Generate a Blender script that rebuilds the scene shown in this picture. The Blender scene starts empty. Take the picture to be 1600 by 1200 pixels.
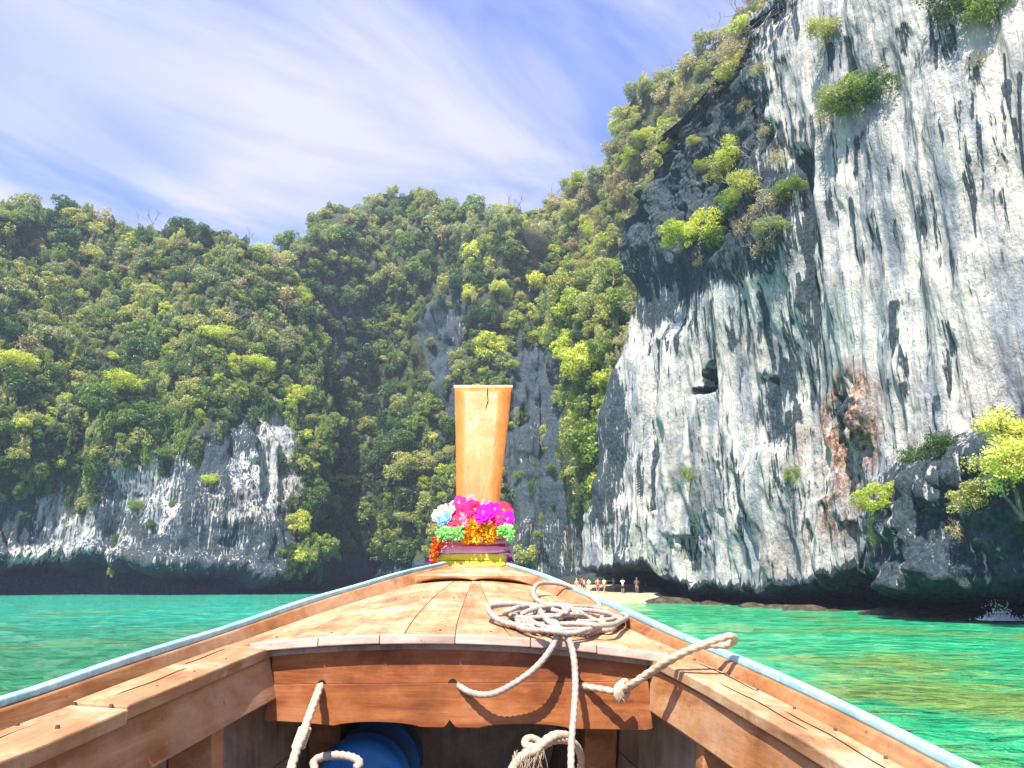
import bpy, bmesh, math, random
import numpy as np
from mathutils import Vector, Matrix, Euler

rnd = random.Random(7)
rng = np.random.default_rng(11)
C = bpy.context.scene.collection
SC = bpy.context.scene

# ------------------------------------------------------------------ camera
CAM_H = 2.0
PITCH = math.radians(15.2)
FPX = 1150.0
cam_d = bpy.data.cameras.new('camera')
cam = bpy.data.objects.new('camera', cam_d); C.objects.link(cam)
cam_d.sensor_width = 36.0
cam_d.lens = FPX / 1600.0 * 36.0
cam_d.clip_start = 0.05
cam_d.clip_end = 9000
cam.location = (0, 0, CAM_H)
cam.rotation_euler = (math.pi / 2 + PITCH, 0, 0)
SC.camera = cam

# ------------------------------------------------------------------ sun, sky
SUN_EL, SUN_AZ = 55.0, 200.0      # azimuth clockwise from the view direction (+Y)
el, az_ = math.radians(SUN_EL), math.radians(SUN_AZ)
sdir = Vector((math.sin(az_) * math.cos(el), math.cos(az_) * math.cos(el), math.sin(el)))
sun_d = bpy.data.lights.new('sun', 'SUN')
sun_d.energy = 5.0
sun_d.angle = math.radians(0.5)
sun_d.color = (1.0, 0.94, 0.84)
sun = bpy.data.objects.new('sun', sun_d); C.objects.link(sun)
sun.rotation_euler = (-sdir).to_track_quat('-Z', 'Y').to_euler()
sun.location = (30, -30, 60)

world = bpy.data.worlds.new('World'); SC.world = world
world.use_nodes = True
wt = world.node_tree
for n in list(wt.nodes): wt.nodes.remove(n)
def wn(t, **k):
    n = wt.nodes.new(t)
    for a, b in k.items(): setattr(n, a, b)
    return n
wo = wn('ShaderNodeOutputWorld'); bg = wn('ShaderNodeBackground')
sky = wn('ShaderNodeTexSky'); sky.sky_type = 'NISHITA'; sky.sun_disc = False
sky.sun_elevation = el; sky.sun_rotation = az_
sky.dust_density = 0.6; sky.ozone_density = 3.0; sky.air_density = 1.0
tc = wn('ShaderNodeTexCoord')
sep = wn('ShaderNodeSeparateXYZ'); wt.links.new(tc.outputs['Generated'], sep.inputs[0])
mz = wn('ShaderNodeMath', operation='MAXIMUM'); mz.inputs[1].default_value = 0.05
wt.links.new(sep.outputs[2], mz.inputs[0])
dx = wn('ShaderNodeMath', operation='DIVIDE'); dy = wn('ShaderNodeMath', operation='DIVIDE')
wt.links.new(sep.outputs[0], dx.inputs[0]); wt.links.new(mz.outputs[0], dx.inputs[1])
wt.links.new(sep.outputs[1], dy.inputs[0]); wt.links.new(mz.outputs[0], dy.inputs[1])
cmb = wn('ShaderNodeCombineXYZ')
wt.links.new(dx.outputs[0], cmb.inputs[0]); wt.links.new(dy.outputs[0], cmb.inputs[1])
mr = wn('ShaderNodeMapping'); mr.inputs['Rotation'].default_value = (0, 0, math.radians(42)); wt.links.new(cmb.outputs[0], mr.inputs[0])
mp = wn('ShaderNodeMapping')
mp.inputs['Scale'].default_value = (1.25, 0.52, 1); mp.inputs['Location'].default_value = (7.15, 4.7, 0)
wt.links.new(mr.outputs[0], mp.inputs[0])
n1 = wn('ShaderNodeTexNoise'); n1.inputs['Scale'].default_value = 1.35; n1.inputs['Detail'].default_value = 9
n1.inputs['Roughness'].default_value = 0.58; n1.inputs['Distortion'].default_value = 0.9
wt.links.new(mp.outputs[0], n1.inputs[0])
n2 = wn('ShaderNodeTexNoise'); n2.inputs['Scale'].default_value = 0.62; n2.inputs['Detail'].default_value = 2
mp2 = wn('ShaderNodeMapping'); mp2.inputs['Location'].default_value = (9.3, 6.4, 0.0)
wt.links.new(cmb.outputs[0], mp2.inputs[0]); wt.links.new(mp2.outputs[0], n2.inputs[0])
r1 = wn('ShaderNodeMapRange'); r1.inputs[1].default_value = 0.30; r1.inputs[2].default_value = 0.64
r1.inputs[3].default_value = 0.0; r1.inputs[4].default_value = 0.92
wt.links.new(n1.outputs[0], r1.inputs[0])
r2 = wn('ShaderNodeMapRange'); r2.inputs[1].default_value = 0.36; r2.inputs[2].default_value = 0.56
r2.inputs[3].default_value = 0.12; r2.inputs[4].default_value = 1.25
wt.links.new(n2.outputs[0], r2.inputs[0])
mm = wn('ShaderNodeMath', operation='MULTIPLY'); mm.use_clamp = True
wt.links.new(r1.outputs[0], mm.inputs[0]); wt.links.new(r2.outputs[0], mm.inputs[1])
tint = wn('ShaderNodeMix', data_type='RGBA', blend_type='MULTIPLY'); tint.inputs[0].default_value = 1.0
wt.links.new(sky.outputs[0], tint.inputs[6]); tint.inputs[7].default_value = (0.58, 0.86, 1.45, 1)
mix = wn('ShaderNodeMix', data_type='RGBA')
wt.links.new(mm.outputs[0], mix.inputs[0]); wt.links.new(tint.outputs[2], mix.inputs[6])
mix.inputs[7].default_value = (3.6, 3.6, 4.5, 1)
wt.links.new(mix.outputs[2], bg.inputs[0]); bg.inputs[1].default_value = 0.098
wt.links.new(bg.outputs[0], wo.inputs[0])

SC.view_settings.view_transform = 'Standard'
SC.view_settings.look = 'None'
SC.view_settings.gamma = 1.0
SC.view_settings.use_curve_mapping = False
SC.view_settings.exposure = 1.3
SC.cycles.max_bounces = 8
SC.cycles.diffuse_bounces = 3
SC.cycles.transparent_max_bounces = 8
SC.cycles.use_denoising = True
SC.cycles.volume_bounces = 0

# ------------------------------------------------------------------ maths helpers
SP, CP = math.sin(PITCH), math.cos(PITCH)
def ray(px, py):
    u = (np.asarray(px, float) - 800) / FPX; v = (600 - np.asarray(py, float)) / FPX
    return u, CP - v * SP, SP + v * CP
def azel(px, py):
    x, y, z = ray(px, py)
    return np.degrees(np.arctan2(x, y)), np.degrees(np.arctan2(z, np.hypot(x, y)))
def proj(x, y, z):
    z = z - CAM_H
    f = y * CP + z * SP; u = x; v = -y * SP + z * CP
    f = np.where(f > 0.05, f, 0.05)
    return 800 + FPX * u / f, 600 - FPX * v / f
def P(px, py, Y):
    x, y, z = ray(px, py)
    return np.array([float(x / y * Y), float(Y), float(CAM_H + z / y * Y)])
def sstep(a, b, x):
    t = np.clip((x - a) / (b - a), 0, 1); return t * t * (3 - 2 * t)
def hashf(ix, iy, iz, seed):
    n = (ix * 374761393 + iy * 668265263 + iz * 1274126177 + seed * 974634777) & 0xffffffff
    n = ((n ^ (n >> 13)) * 1103515245) & 0xffffffff
    n = ((n ^ (n >> 16)) * 2246822519) & 0xffffffff
    n = n ^ (n >> 15)
    return (n & 0xffffff) / float(0xffffff)
def vnoise(x, y, z, seed=0):
    x0 = np.floor(x).astype(np.int64); y0 = np.floor(y).astype(np.int64); z0 = np.floor(z).astype(np.int64)
    fx, fy, fz = x - x0, y - y0, z - z0
    fx = fx * fx * (3 - 2 * fx); fy = fy * fy * (3 - 2 * fy); fz = fz * fz * (3 - 2 * fz)
    r = 0
    for a in (0, 1):
        wx = fx if a else 1 - fx
        for b in (0, 1):
            wy = fy if b else 1 - fy
            for c in (0, 1):
                wz = fz if c else 1 - fz
                r = r + wx * wy * wz * hashf(x0 + a, y0 + b, z0 + c, seed)
    return r * 2 - 1
def fbm(x, y, z, o=4, seed=0, g=0.5):
    a, s, t = 1.0, 0, 0
    for k in range(o):
        s = s + a * vnoise(x * 2 ** k + 17.3 * k, y * 2 ** k - 9.1 * k, z * 2 ** k + 5.7 * k, seed + k); t += a; a *= g
    return s / t

ORG = {}                                     # world origin of every parent
def link(name, verts, faces, mat, parent=None, smooth=True, origin=None, uv=None):
    o3 = np.array(ORG[parent.name] if parent is not None else (origin if origin is not None else (0, 0, 0)), float)
    v = np.asarray(verts, float).reshape(-1, 3) - o3
    me = bpy.data.meshes.new(name)
    me.from_pydata(v.tolist(), [], [tuple(int(i) for i in f) for f in faces])
    if mat:
        for m in (mat if isinstance(mat, (list, tuple)) else [mat]): me.materials.append(m)
    if smooth: me.polygons.foreach_set('use_smooth', [True] * len(me.polygons))
    me.update()
    ob = bpy.data.objects.new(name, me); C.objects.link(ob)
    if parent is not None: ob.parent = parent; ORG[ob.name] = o3
    else: ob.location = o3; ORG[ob.name] = o3
    return ob
def thing(name, loc, label, cat, group=None, kind=None):
    o = bpy.data.objects.new(name, None); C.objects.link(o); o.location = loc
    o.empty_display_size = 0.2
    ORG[o.name] = np.array(loc, float)
    return tag(o, label, cat, group, kind)
def tag(o, label=None, cat=None, group=None, kind=None):
    if label: o['label'] = label
    if cat: o['category'] = cat
    if group: o['group'] = group
    if kind: o['kind'] = kind
    return o
def fastmesh(name, V, quads):
    me = bpy.data.meshes.new(name)
    nv, nf = len(V), len(quads); k = quads.shape[1]
    me.vertices.add(nv); me.vertices.foreach_set('co', V.astype(np.float32).ravel())
    me.loops.add(nf * k); me.loops.foreach_set('vertex_index', quads.astype(np.int32).ravel())
    me.polygons.add(nf)
    me.polygons.foreach_set('loop_start', np.arange(0, nf * k, k, dtype=np.int32))
    me.update(calc_edges=True)
    return me
def spline(xs, ys, x):
    xs, ys = np.array(xs, float), np.array(ys, float)
    d = np.diff(ys) / np.diff(xs); m = np.zeros(len(xs)); m[0] = d[0]; m[-1] = d[-1]
    m[1:-1] = (d[:-1] + d[1:]) / 2
    x = np.asarray(x, float); i = np.clip(np.searchsorted(xs, x) - 1, 0, len(xs) - 2)
    h = xs[i + 1] - xs[i]; t = np.clip((x - xs[i]) / h, 0, 1)
    return ((2*t**3 - 3*t**2 + 1) * ys[i] + (t**3 - 2*t**2 + t) * h * m[i] + (-2*t**3 + 3*t**2) * ys[i+1] + (t**3 - t**2) * h * m[i+1])

# ------------------------------------------------------------------ materials
class NT:
    def __init__(s, name):
        s.m = bpy.data.materials.new(name); s.m.use_nodes = True
        s.t = s.m.node_tree
        for n in list(s.t.nodes): s.t.nodes.remove(n)
        s.out = s.t.nodes.new('ShaderNodeOutputMaterial')
    def n(s, t, ins=None, **k):
        q = s.t.nodes.new(t)
        for a, b in k.items(): setattr(q, a, b)
        for a, b in (ins or {}).items():
            if hasattr(b, 'is_linked') or isinstance(b, bpy.types.NodeSocket): s.t.links.new(b, q.inputs[a])
            else: q.inputs[a].default_value = b
        return q
    def math(s, op, a, b=0.0, clamp=False):
        q = s.n('ShaderNodeMath', {0: a, 1: b}, operation=op); q.use_clamp = clamp; return q.outputs[0]
    def noise(s, vec, scale, det=4, rough=0.5, dist=0.0):
        return s.n('ShaderNodeTexNoise', {'Vector': vec, 'Scale': scale, 'Detail': det, 'Roughness': rough, 'Distortion': dist}).outputs[0]
    def map(s, vec, sc=(1, 1, 1), loc=(0, 0, 0), rot=(0, 0, 0)):
        return s.n('ShaderNodeMapping', {'Vector': vec, 'Scale': sc, 'Location': loc, 'Rotation': rot}).outputs[0]
    def rng(s, v, a, b, c=0.0, d=1.0, smooth=False):
        q = s.n('ShaderNodeMapRange', {0: v, 1: a, 2: b, 3: c, 4: d})
        if smooth: q.interpolation_type = 'SMOOTHSTEP'
        return q.outputs[0]
    def mix(s, f, a, b, bt='MIX'):
        return s.n('ShaderNodeMix', {0: f, 6: a, 7: b}, data_type='RGBA', blend_type=bt).outputs[2]
    def ramp(s, f, stops):
        q = s.n('ShaderNodeValToRGB', {0: f}); e = q.color_ramp.elements
        while len(e) < len(stops): e.new(0.5)
        for el_, (p, c) in zip(e, stops): el_.position = p; el_.color = (*c, 1)
        return q.outputs[0]
    def bsdf(s, col, rough=0.7, bump=None, bs=0.3, bd=0.02, spec=0.3, **k):
        ins = {'Base Color': col, 'Roughness': rough, 'Specular IOR Level': spec}
        ins.update(k)
        if bump is not None:
            ins['Normal'] = s.n('ShaderNodeBump', {'Height': bump, 'Strength': bs, 'Distance': bd}).outputs[0]
        b = s.n('ShaderNodeBsdfPrincipled', ins)
        s.t.links.new(b.outputs[0], s.out.inputs[0]); return b
def rgb(*c): return (*c, 1.0)

def rock_mat():
    t = NT('limestone'); g = t.n('ShaderNodeNewGeometry').outputs['Position']
    at = t.n('ShaderNodeAttribute', attribute_name='mask')
    sp = t.n('ShaderNodeSeparateColor', {0: at.outputs['Color']})
    dark, warm, green = sp.outputs[0], sp.outputs[1], sp.outputs[2]; soil = at.outputs['Alpha']
    s1 = t.noise(t.map(g, (0.55, 0.55, 0.045)), 1.0, 7, 0.62, 0.3)        # long curtains
    s2 = t.noise(t.map(g, (2.6, 2.6, 0.16), (7, 3, 1)), 1.0, 6, 0.62, 0.25)   # thin drips
    s3 = t.noise(t.map(g, (0.5, 0.5, 0.35), (3, 9, 2)), 1.0, 8, 0.68)      # mottling
    s4 = t.noise(t.map(g, (3.0, 3.0, 2.2), (1, 1, 2)), 1.0, 6, 0.7)        # speckle
    base = t.ramp(s1, [(0.30, (0.10, 0.13, 0.16)), (0.42, (0.30, 0.33, 0.36)), (0.50, (0.58, 0.54, 0.485)), (0.62, (0.80, 0.73, 0.625))])
    base = t.mix(t.rng(s3, 0.42, 0.66, 0.0, 0.75), base, rgb(0.24, 0.245, 0.25))
    base = t.mix(t.rng(s3, 0.45, 0.30, 0.0, 0.65), base, rgb(0.66, 0.60, 0.54))
    base = t.mix(t.rng(s4, 0.52, 0.72, 0.0, 0.3), base, rgb(0.16, 0.17, 0.18))
    gc = t.ramp(s2, [(0.35, (0.24, 0.32, 0.28)), (0.6, (0.46, 0.56, 0.50))])
    base = t.mix(t.math('MULTIPLY', green, t.rng(s1, 0.3, 0.6, 0, 0.75), True), base, gc)
    wc = t.ramp(s4, [(0.38, (0.05, 0.03, 0.025)), (0.5, (0.30, 0.17, 0.11)), (0.62, (0.58, 0.42, 0.31))])
    base = t.mix(t.math('MULTIPLY', warm, t.rng(s3, 0.36, 0.56), True), base, wc)
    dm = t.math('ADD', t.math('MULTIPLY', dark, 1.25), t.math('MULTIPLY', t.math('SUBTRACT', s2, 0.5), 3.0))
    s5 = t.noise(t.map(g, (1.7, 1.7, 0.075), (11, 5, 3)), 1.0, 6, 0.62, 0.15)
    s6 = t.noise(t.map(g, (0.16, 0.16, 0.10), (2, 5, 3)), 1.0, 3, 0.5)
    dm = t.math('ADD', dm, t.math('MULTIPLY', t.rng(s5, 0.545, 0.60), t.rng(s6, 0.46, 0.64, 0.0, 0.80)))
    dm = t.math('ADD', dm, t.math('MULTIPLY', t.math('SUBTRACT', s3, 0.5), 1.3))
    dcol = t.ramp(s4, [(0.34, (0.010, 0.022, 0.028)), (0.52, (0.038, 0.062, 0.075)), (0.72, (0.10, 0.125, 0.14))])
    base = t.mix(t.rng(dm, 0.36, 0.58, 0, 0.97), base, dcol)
    sc = t.ramp(s4, [(0.3, (0.020, 0.030, 0.012)), (0.5, (0.060, 0.075, 0.028)), (0.7, (0.15, 0.14, 0.07))])
    base = t.mix(t.math('MULTIPLY', soil, t.rng(s3, 0.70, 0.60), True), base, sc)
    hgt = t.math('ADD', t.math('MULTIPLY', s2, 1.2), t.math('ADD', t.math('MULTIPLY', s4, 0.45), t.math('MULTIPLY', s3, 1.6)))
    t.bsdf(base, 0.85, hgt, 0.9, 0.6, 0.2)
    return t.m
M_rock = rock_mat()

def leaf_mat(name, a, b, c=None, tr=0.42):
    t = NT(name)
    oi = t.n('ShaderNodeObjectInfo').outputs['Random']
    at = t.n('ShaderNodeAttribute', attribute_name='shade').outputs['Fac']
    f = t.math('ADD', t.math('MULTIPLY', oi, 0.6), t.math('MULTIPLY', at, 0.4))
    stops = [(0.1, a), (0.9, b)] if c is None else [(0.05, a), (0.5, b), (0.95, c)]
    col = t.ramp(f, stops)
    col = t.mix(1.0, col, rgb(1.22, 1.18, 1.05), 'MULTIPLY')
    col = t.mix(t.math('MULTIPLY', at, 0.5), col, t.mix(1.0, col, rgb(1.5, 1.45, 1.0), 'MULTIPLY'))
    d = t.n('ShaderNodeBsdfDiffuse', {0: col}); tl = t.n('ShaderNodeBsdfTranslucent', {0: t.mix(1.0, col, rgb(1.1, 1.25, 0.6), 'MULTIPLY')})
    gl = t.n('ShaderNodeBsdfGlossy', {0: rgb(0.9, 0.9, 0.9), 'Roughness': 0.5})
    m1 = t.n('ShaderNodeMixShader', {0: tr, 1: d.outputs[0], 2: tl.outputs[0]})
    m2 = t.n('ShaderNodeMixShader', {0: 0.03, 1: m1.outputs[0], 2: gl.outputs[0]})
    t.t.links.new(m2.outputs[0], t.out.inputs[0])
    return t.m
LEAF = {
 'dark':   leaf_mat('leaves_dark_green', (0.034, 0.078, 0.026), (0.085, 0.150, 0.045)),
 'mid':    leaf_mat('leaves_mid_green', (0.110, 0.175, 0.038), (0.215, 0.275, 0.075)),
 'olive':  leaf_mat('leaves_olive', (0.250, 0.270, 0.105), (0.400, 0.390, 0.170)),
 'bright': leaf_mat('leaves_yellow_green', (0.290, 0.350, 0.050), (0.490, 0.500, 0.110), tr=0.4),
 'grey':   leaf_mat('leaves_grey_green', (0.180, 0.220, 0.130), (0.310, 0.320, 0.190)),
 'dry':    leaf_mat('leaves_dry_brown', (0.250, 0.215, 0.140), (0.400, 0.345, 0.225), tr=0.25),
}
def bark_mat(name, a, b):
    t = NT(name); g = t.n('ShaderNodeNewGeometry').outputs['Position']
    n = t.noise(t.map(g, (6, 6, 1.5)), 1.0, 5, 0.6)
    t.bsdf(t.ramp(n, [(0.3, a), (0.7, b)]), 0.9, n, 0.4, 0.05); return t.m
M_bark = bark_mat('bark', (0.09, 0.075, 0.06), (0.24, 0.21, 0.18))
M_twig = bark_mat('pale_bark', (0.20, 0.17, 0.14), (0.42, 0.38, 0.33))

def wood_mat(name, a, b, c, axis='Y', wear=0.35, wearcol=(0.62, 0.44, 0.30), rough=0.55, seed=0, stain=0.5):
    t = NT(name)
    g = t.n('ShaderNodeNewGeometry').outputs['Position']
    oi = t.n('ShaderNodeObjectInfo').outputs['Random']
    off = t.n('ShaderNodeCombineXYZ', {0: t.math('MULTIPLY', oi, 9.0), 1: t.math('MULTIPLY', oi, 5.0), 2: seed * 1.7}).outputs[0]
    v = t.n('ShaderNodeVectorMath', {0: g, 1: off}, operation='ADD').outputs[0]
    sc = {'X': (1.6, 14, 14), 'Y': (14, 1.4, 14), 'Z': (14, 14, 1.6)}[axis]
    n1 = t.noise(t.map(v, sc), 1.0, 8, 0.62, 0.9)
    fine = t.noise(t.map(v, tuple(q * 7 for q in sc)), 1.0, 4, 0.6, 0.3)
    blot = t.noise(v, 3.2, 5, 0.6, 0.4); blot2 = t.noise(v, 11.0, 6, 0.7, 0.2)
    col = t.ramp(n1, [(0.28, a), (0.5, b), (0.72, c)])
    col = t.mix(t.rng(fine, 0.35, 0.7, 0.0, 0.45), col, t.mix(1.0, col, rgb(0.55, 0.48, 0.42), 'MULTIPLY'))
    col = t.mix(t.rng(oi, 0, 1, 0.0, 0.35), col, t.mix(1.0, col, rgb(0.78, 0.72, 0.68), 'MULTIPLY'))
    wf = t.math('ADD', t.math('MULTIPLY', blot, 0.6), t.math('MULTIPLY', blot2, 0.4))
    col = t.mix(t.rng(wf, 0.47, 0.60, 0.0, wear), col, rgb(*wearcol))
    col = t.mix(t.rng(blot, 0.44, 0.32, 0.0, stain), col, t.mix(1.0, col, rgb(0.42, 0.34, 0.30), 'MULTIPLY'))
    pit = t.noise(v, 60, 3, 0.6)
    col = t.mix(t.rng(pit, 0.64, 0.74, 0.0, 0.6), col, rgb(0.10, 0.055, 0.035))
    h = t.math('ADD', t.math('MULTIPLY', n1, 0.7), t.math('MULTIPLY', fine, 0.5))
    t.bsdf(col, t.rng(blot2, 0.3, 0.7, rough - 0.12, rough + 0.2), h, 0.45, 0.004, 0.35)
    return t.m
M_deck = wood_mat('deck_wood', (0.30, 0.135, 0.065), (0.45, 0.235, 0.105), (0.55, 0.335, 0.165), 'Y', 0.75, (0.62, 0.43, 0.26))
M_side = wood_mat('side_wood', (0.28, 0.135, 0.07), (0.43, 0.235, 0.105), (0.53, 0.34, 0.175), 'Y', 0.75, (0.60, 0.43, 0.27), seed=2)
M_bulk = wood_mat('bulkhead_wood', (0.11, 0.026, 0.008), (0.27, 0.080, 0.018), (0.40, 0.150, 0.042), 'X', 0.40, (0.47, 0.20, 0.10), seed=4, stain=0.85)
M_string = wood_mat('stringer_wood', (0.24, 0.085, 0.035), (0.41, 0.175, 0.060), (0.50, 0.28, 0.125), 'Y', 0.45, (0.52, 0.36, 0.22), seed=6)
M_prow = wood_mat('prow_wood', (0.46, 0.140, 0.022), (0.57, 0.195, 0.038), (0.63, 0.24, 0.055), 'Z', 0.14, (0.64, 0.30, 0.09), rough=0.42, seed=8, stain=0.12)
M_grey = wood_mat('weathered_wood', (0.14, 0.105, 0.085), (0.27, 0.21, 0.17), (0.40, 0.33, 0.27), 'Z', 0.5, (0.48, 0.42, 0.36), seed=10)
M_edge = wood_mat('plank_end_wood', (0.26, 0.18, 0.13), (0.42, 0.31, 0.24), (0.55, 0.44, 0.35), 'X', 0.5, (0.62, 0.52, 0.43), seed=12)
def paint_mat():
    t = NT('worn_blue_paint'); g = t.n('ShaderNodeNewGeometry').outputs['Position']
    n = t.noise(g, 9, 6, 0.65); n2 = t.noise(g, 38, 5, 0.7)
    col = t.ramp(n, [(0.3, (0.16, 0.44, 0.49)), (0.55, (0.32, 0.58, 0.61)), (0.75, (0.52, 0.70, 0.71))])
    col = t.mix(t.rng(n2, 0.54, 0.64, 0, 0.8), col, rgb(0.62, 0.70, 0.70))
    col = t.mix(t.rng(n2, 0.36, 0.28, 0, 0.7), col, rgb(0.10, 0.32, 0.46))
    t.bsdf(col, 0.5, n2, 0.4, 0.003); return t.m
M_paint = paint_mat()
def plain(name, c, rough=0.6, bump=0.0, var=0.25, scale=20, tr=0.0):
    t = NT(name); g = t.n('ShaderNodeNewGeometry').outputs['Position']
    n = t.noise(g, scale, 5, 0.6)
    col = t.ramp(n, [(0.3, tuple(x * (1 - var) for x in c)), (0.7, tuple(min(1, x * (1 + var)) for x in c))])
    if tr:
        d = t.n('ShaderNodeBsdfDiffuse', {0: col}); tl = t.n('ShaderNodeBsdfTranslucent', {0: col})
        m1 = t.n('ShaderNodeMixShader', {0: tr, 1: d.outputs[0], 2: tl.outputs[0]})
        t.t.links.new(m1.outputs[0], t.out.inputs[0]); return t.m
    t.bsdf(col, rough, n if bump else None, bump, 0.01); return t.m

# ------------------------------------------------------------------ cliffs
def edge_interp(pts, Rf):
    """pixel outline -> azimuth as a function of height, at the distance Rf(azimuth)"""
    az, el2 = azel([p[0] for p in pts], [p[1] for p in pts])
    R = np.array([Rf(a) for a in az]); h = CAM_H + R * np.tan(np.radians(el2))
    o = np.argsort(h); return h[o], az[o]
def shell(name, azL, azR, Htop, Rfun, nu, nv, back=0.45, nret=26, ntop=18, disp=None, hmin=-2.0):
    """a cliff shell: front face (azimuth, height), both ends turned away, top turned back"""
    s = np.linspace(0, 1, nu)[None, :]; tt = np.linspace(0, 1, nv)[:, None]
    a0 = azL(np.array([60.0]))[0]; a1 = azR(np.array([60.0]))[0]
    anom = a0 + (a1 - a0) * s
    H = Htop(anom)                                     # (1,nu)
    h = hmin + (H - hmin) * tt
    aL = azL(h); aR = azR(h)
    az = aL + (aR - aL) * s
    R = Rfun(az, h, s)
    # ends
    k = np.linspace(1, 0, nret, endpoint=False)[None, :]
    kl = k ** 1.3
    azl = az[:, :1] + kl * 5.0; Rl = R[:, :1] * (1 + kl * back); hl = np.repeat(h[:, :1], nret, 1)
    kr = k[:, ::-1] ** 1.3
    azr = az[:, -1:] - kr * 5.0; Rr = R[:, -1:] * (1 + kr * back); hr = np.repeat(h[:, -1:], nret, 1)
    az = np.concatenate([azl, az, azr], 1); R = np.concatenate([Rl, R, Rr], 1); h = np.concatenate([hl, h, hr], 1)
    kt = (np.linspace(0, 1, ntop + 1)[1:] ** 1.4)[:, None]
    Rt = R[-1:] * (1 + kt * back); ht = h[-1:] * (1 - 0.35 * kt ** 1.5); at_ = np.repeat(az[-1:], ntop, 0)
    az = np.concatenate([az, at_], 0); R = np.concatenate([R, Rt], 0); h = np.concatenate([h, ht], 0)
    X = R * np.sin(np.radians(az)); Y = R * np.cos(np.radians(az)); Z = h
    def normals(X, Y, Z):
        p = np.stack([X, Y, Z], -1)
        du = np.gradient(p, axis=1); dv = np.gradient(p, axis=0)
        n = np.cross(du, dv); n /= np.maximum(np.linalg.norm(n, axis=-1, keepdims=True), 1e-9)
        return n
    n = normals(X, Y, Z)
    pc, pr = proj(X, Y, Z)
    d, mask = disp(X, Y, Z, pc, pr, n)
    X2, Y2, Z2 = X + n[..., 0] * d, Y + n[..., 1] * d, Z + n[..., 2] * d * 0.6
    V = np.stack([X2, Y2, Z2], -1)
    nr, nc = X.shape
    idx = np.arange(nr * nc).reshape(nr, nc)
    q = np.stack([idx[:-1, :-1], idx[:-1, 1:], idx[1:, 1:], idx[1:, :-1]], -1).reshape(-1, 4)
    me = fastmesh(name, V.reshape(-1, 3), q)
    me.polygons.foreach_set('use_smooth', [True] * len(me.polygons))
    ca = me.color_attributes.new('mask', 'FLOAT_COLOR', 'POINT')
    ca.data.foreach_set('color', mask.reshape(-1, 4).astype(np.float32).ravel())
    me.materials.append(M_rock)
    ob = bpy.data.objects.new(name, me); C.objects.link(ob)
    px2, py2 = proj(X2, Y2, Z2)
    return ob, V, normals(X2, Y2, Z2), px2, py2

def strokes(px, py, L, wob):
    """sum of long soft vertical stains: (x, y0, y1, width[, strength[, lean]])"""
    m = np.zeros_like(px)
    for q in L:
        x, y0, y1, w = q[:4]; st = q[4] if len(q) > 4 else 1.0; ln = q[5] if len(q) > 5 else 0.0
        t = (py - y0) / (y1 - y0)
        xx = x + ln * (t - 0.5) + wob * w * 0.5
        ww = w * (1.0 - 0.45 * np.clip(t, 0, 1))
        g = np.exp(-((px - xx) / ww) ** 2 * 1.6) * sstep(-0.06, 0.05, t) * sstep(1.1, 0.75, t)
        m = np.maximum(m, g * st)
    return m
def drips(L, seed=4):
    g = random.Random(seed); out = list(L)
    for q in L:
        st = q[4] if len(q) > 4 else 1.0
        for k in range(3):
            h_ = q[2] - q[1]; y0 = q[1] + g.uniform(-.25, .5) * h_
            out.append((q[0] + g.gauss(0, 1) * q[3] * 1.5, y0, y0 + h_ * g.uniform(.35, 1.0), max(2.2, q[3] * g.uniform(.2, .5)), st * g.uniform(.7, 1.0)))
    return out
def blob(px, py, L, nz):
    m = np.zeros_like(px)
    for (x, y, rx, ry, st) in L:
        d = ((px - x) / rx) ** 2 + ((py - y) / ry) ** 2 + nz * 0.45
        m = np.maximum(m, sstep(1.35, 0.55, d) * st)
    return m

def notch(Z, px, X, Y, base, depth, amp, seed):
    e = vnoise(X / 9, Y / 9, 0 * Z, seed) * amp + vnoise(X / 2.1, Y / 2.1, 0 * Z, seed + 1) * amp * 0.45 \
        + np.abs(vnoise(X / 0.7, Y / 0.7, 0 * Z, seed + 2)) * amp * 0.6
    hn = base + e
    return sstep(0.0, 1.6, hn - Z) * depth, hn

# --- left hill
azA_h = [(455, 400), (492, 440), (512, 500), (508, 560), (512, 640), (505, 700), (498, 760), (480, 830), (470, 900)]
hA, aA = edge_interp(azA_h, lambda a: 165)
silA = [(-420, 470), (-250, 400), (-120, 360), (-30, 350), (0, 347), (40, 330), (90, 320), (140, 318), (180, 330), (230, 358), (290, 376), (345, 376), (395, 392), (435, 410), (460, 420), (520, 440)]
sA, eA = azel([p[0] for p in silA], [p[1] for p in silA])
def R_A(az, h, s):
    h = np.maximum(h, 0)
    return 166 + 0.45 * np.maximum(h - 32, 0) + 0.10 * h + 6 * np.sin(az * 0.35) - 5 * sstep(-30, -45, az)
def H_A(az):
    e = np.interp(az, sA, eA); return CAM_H + 203 * np.tan(np.radians(e)) - 2.5
rockA = lambda px: np.interp(px, [-400, 0, 150, 230, 300, 350, 400, 450, 470, 520], [700, 735, 740, 700, 668, 640, 620, 640, 700, 860])
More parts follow.
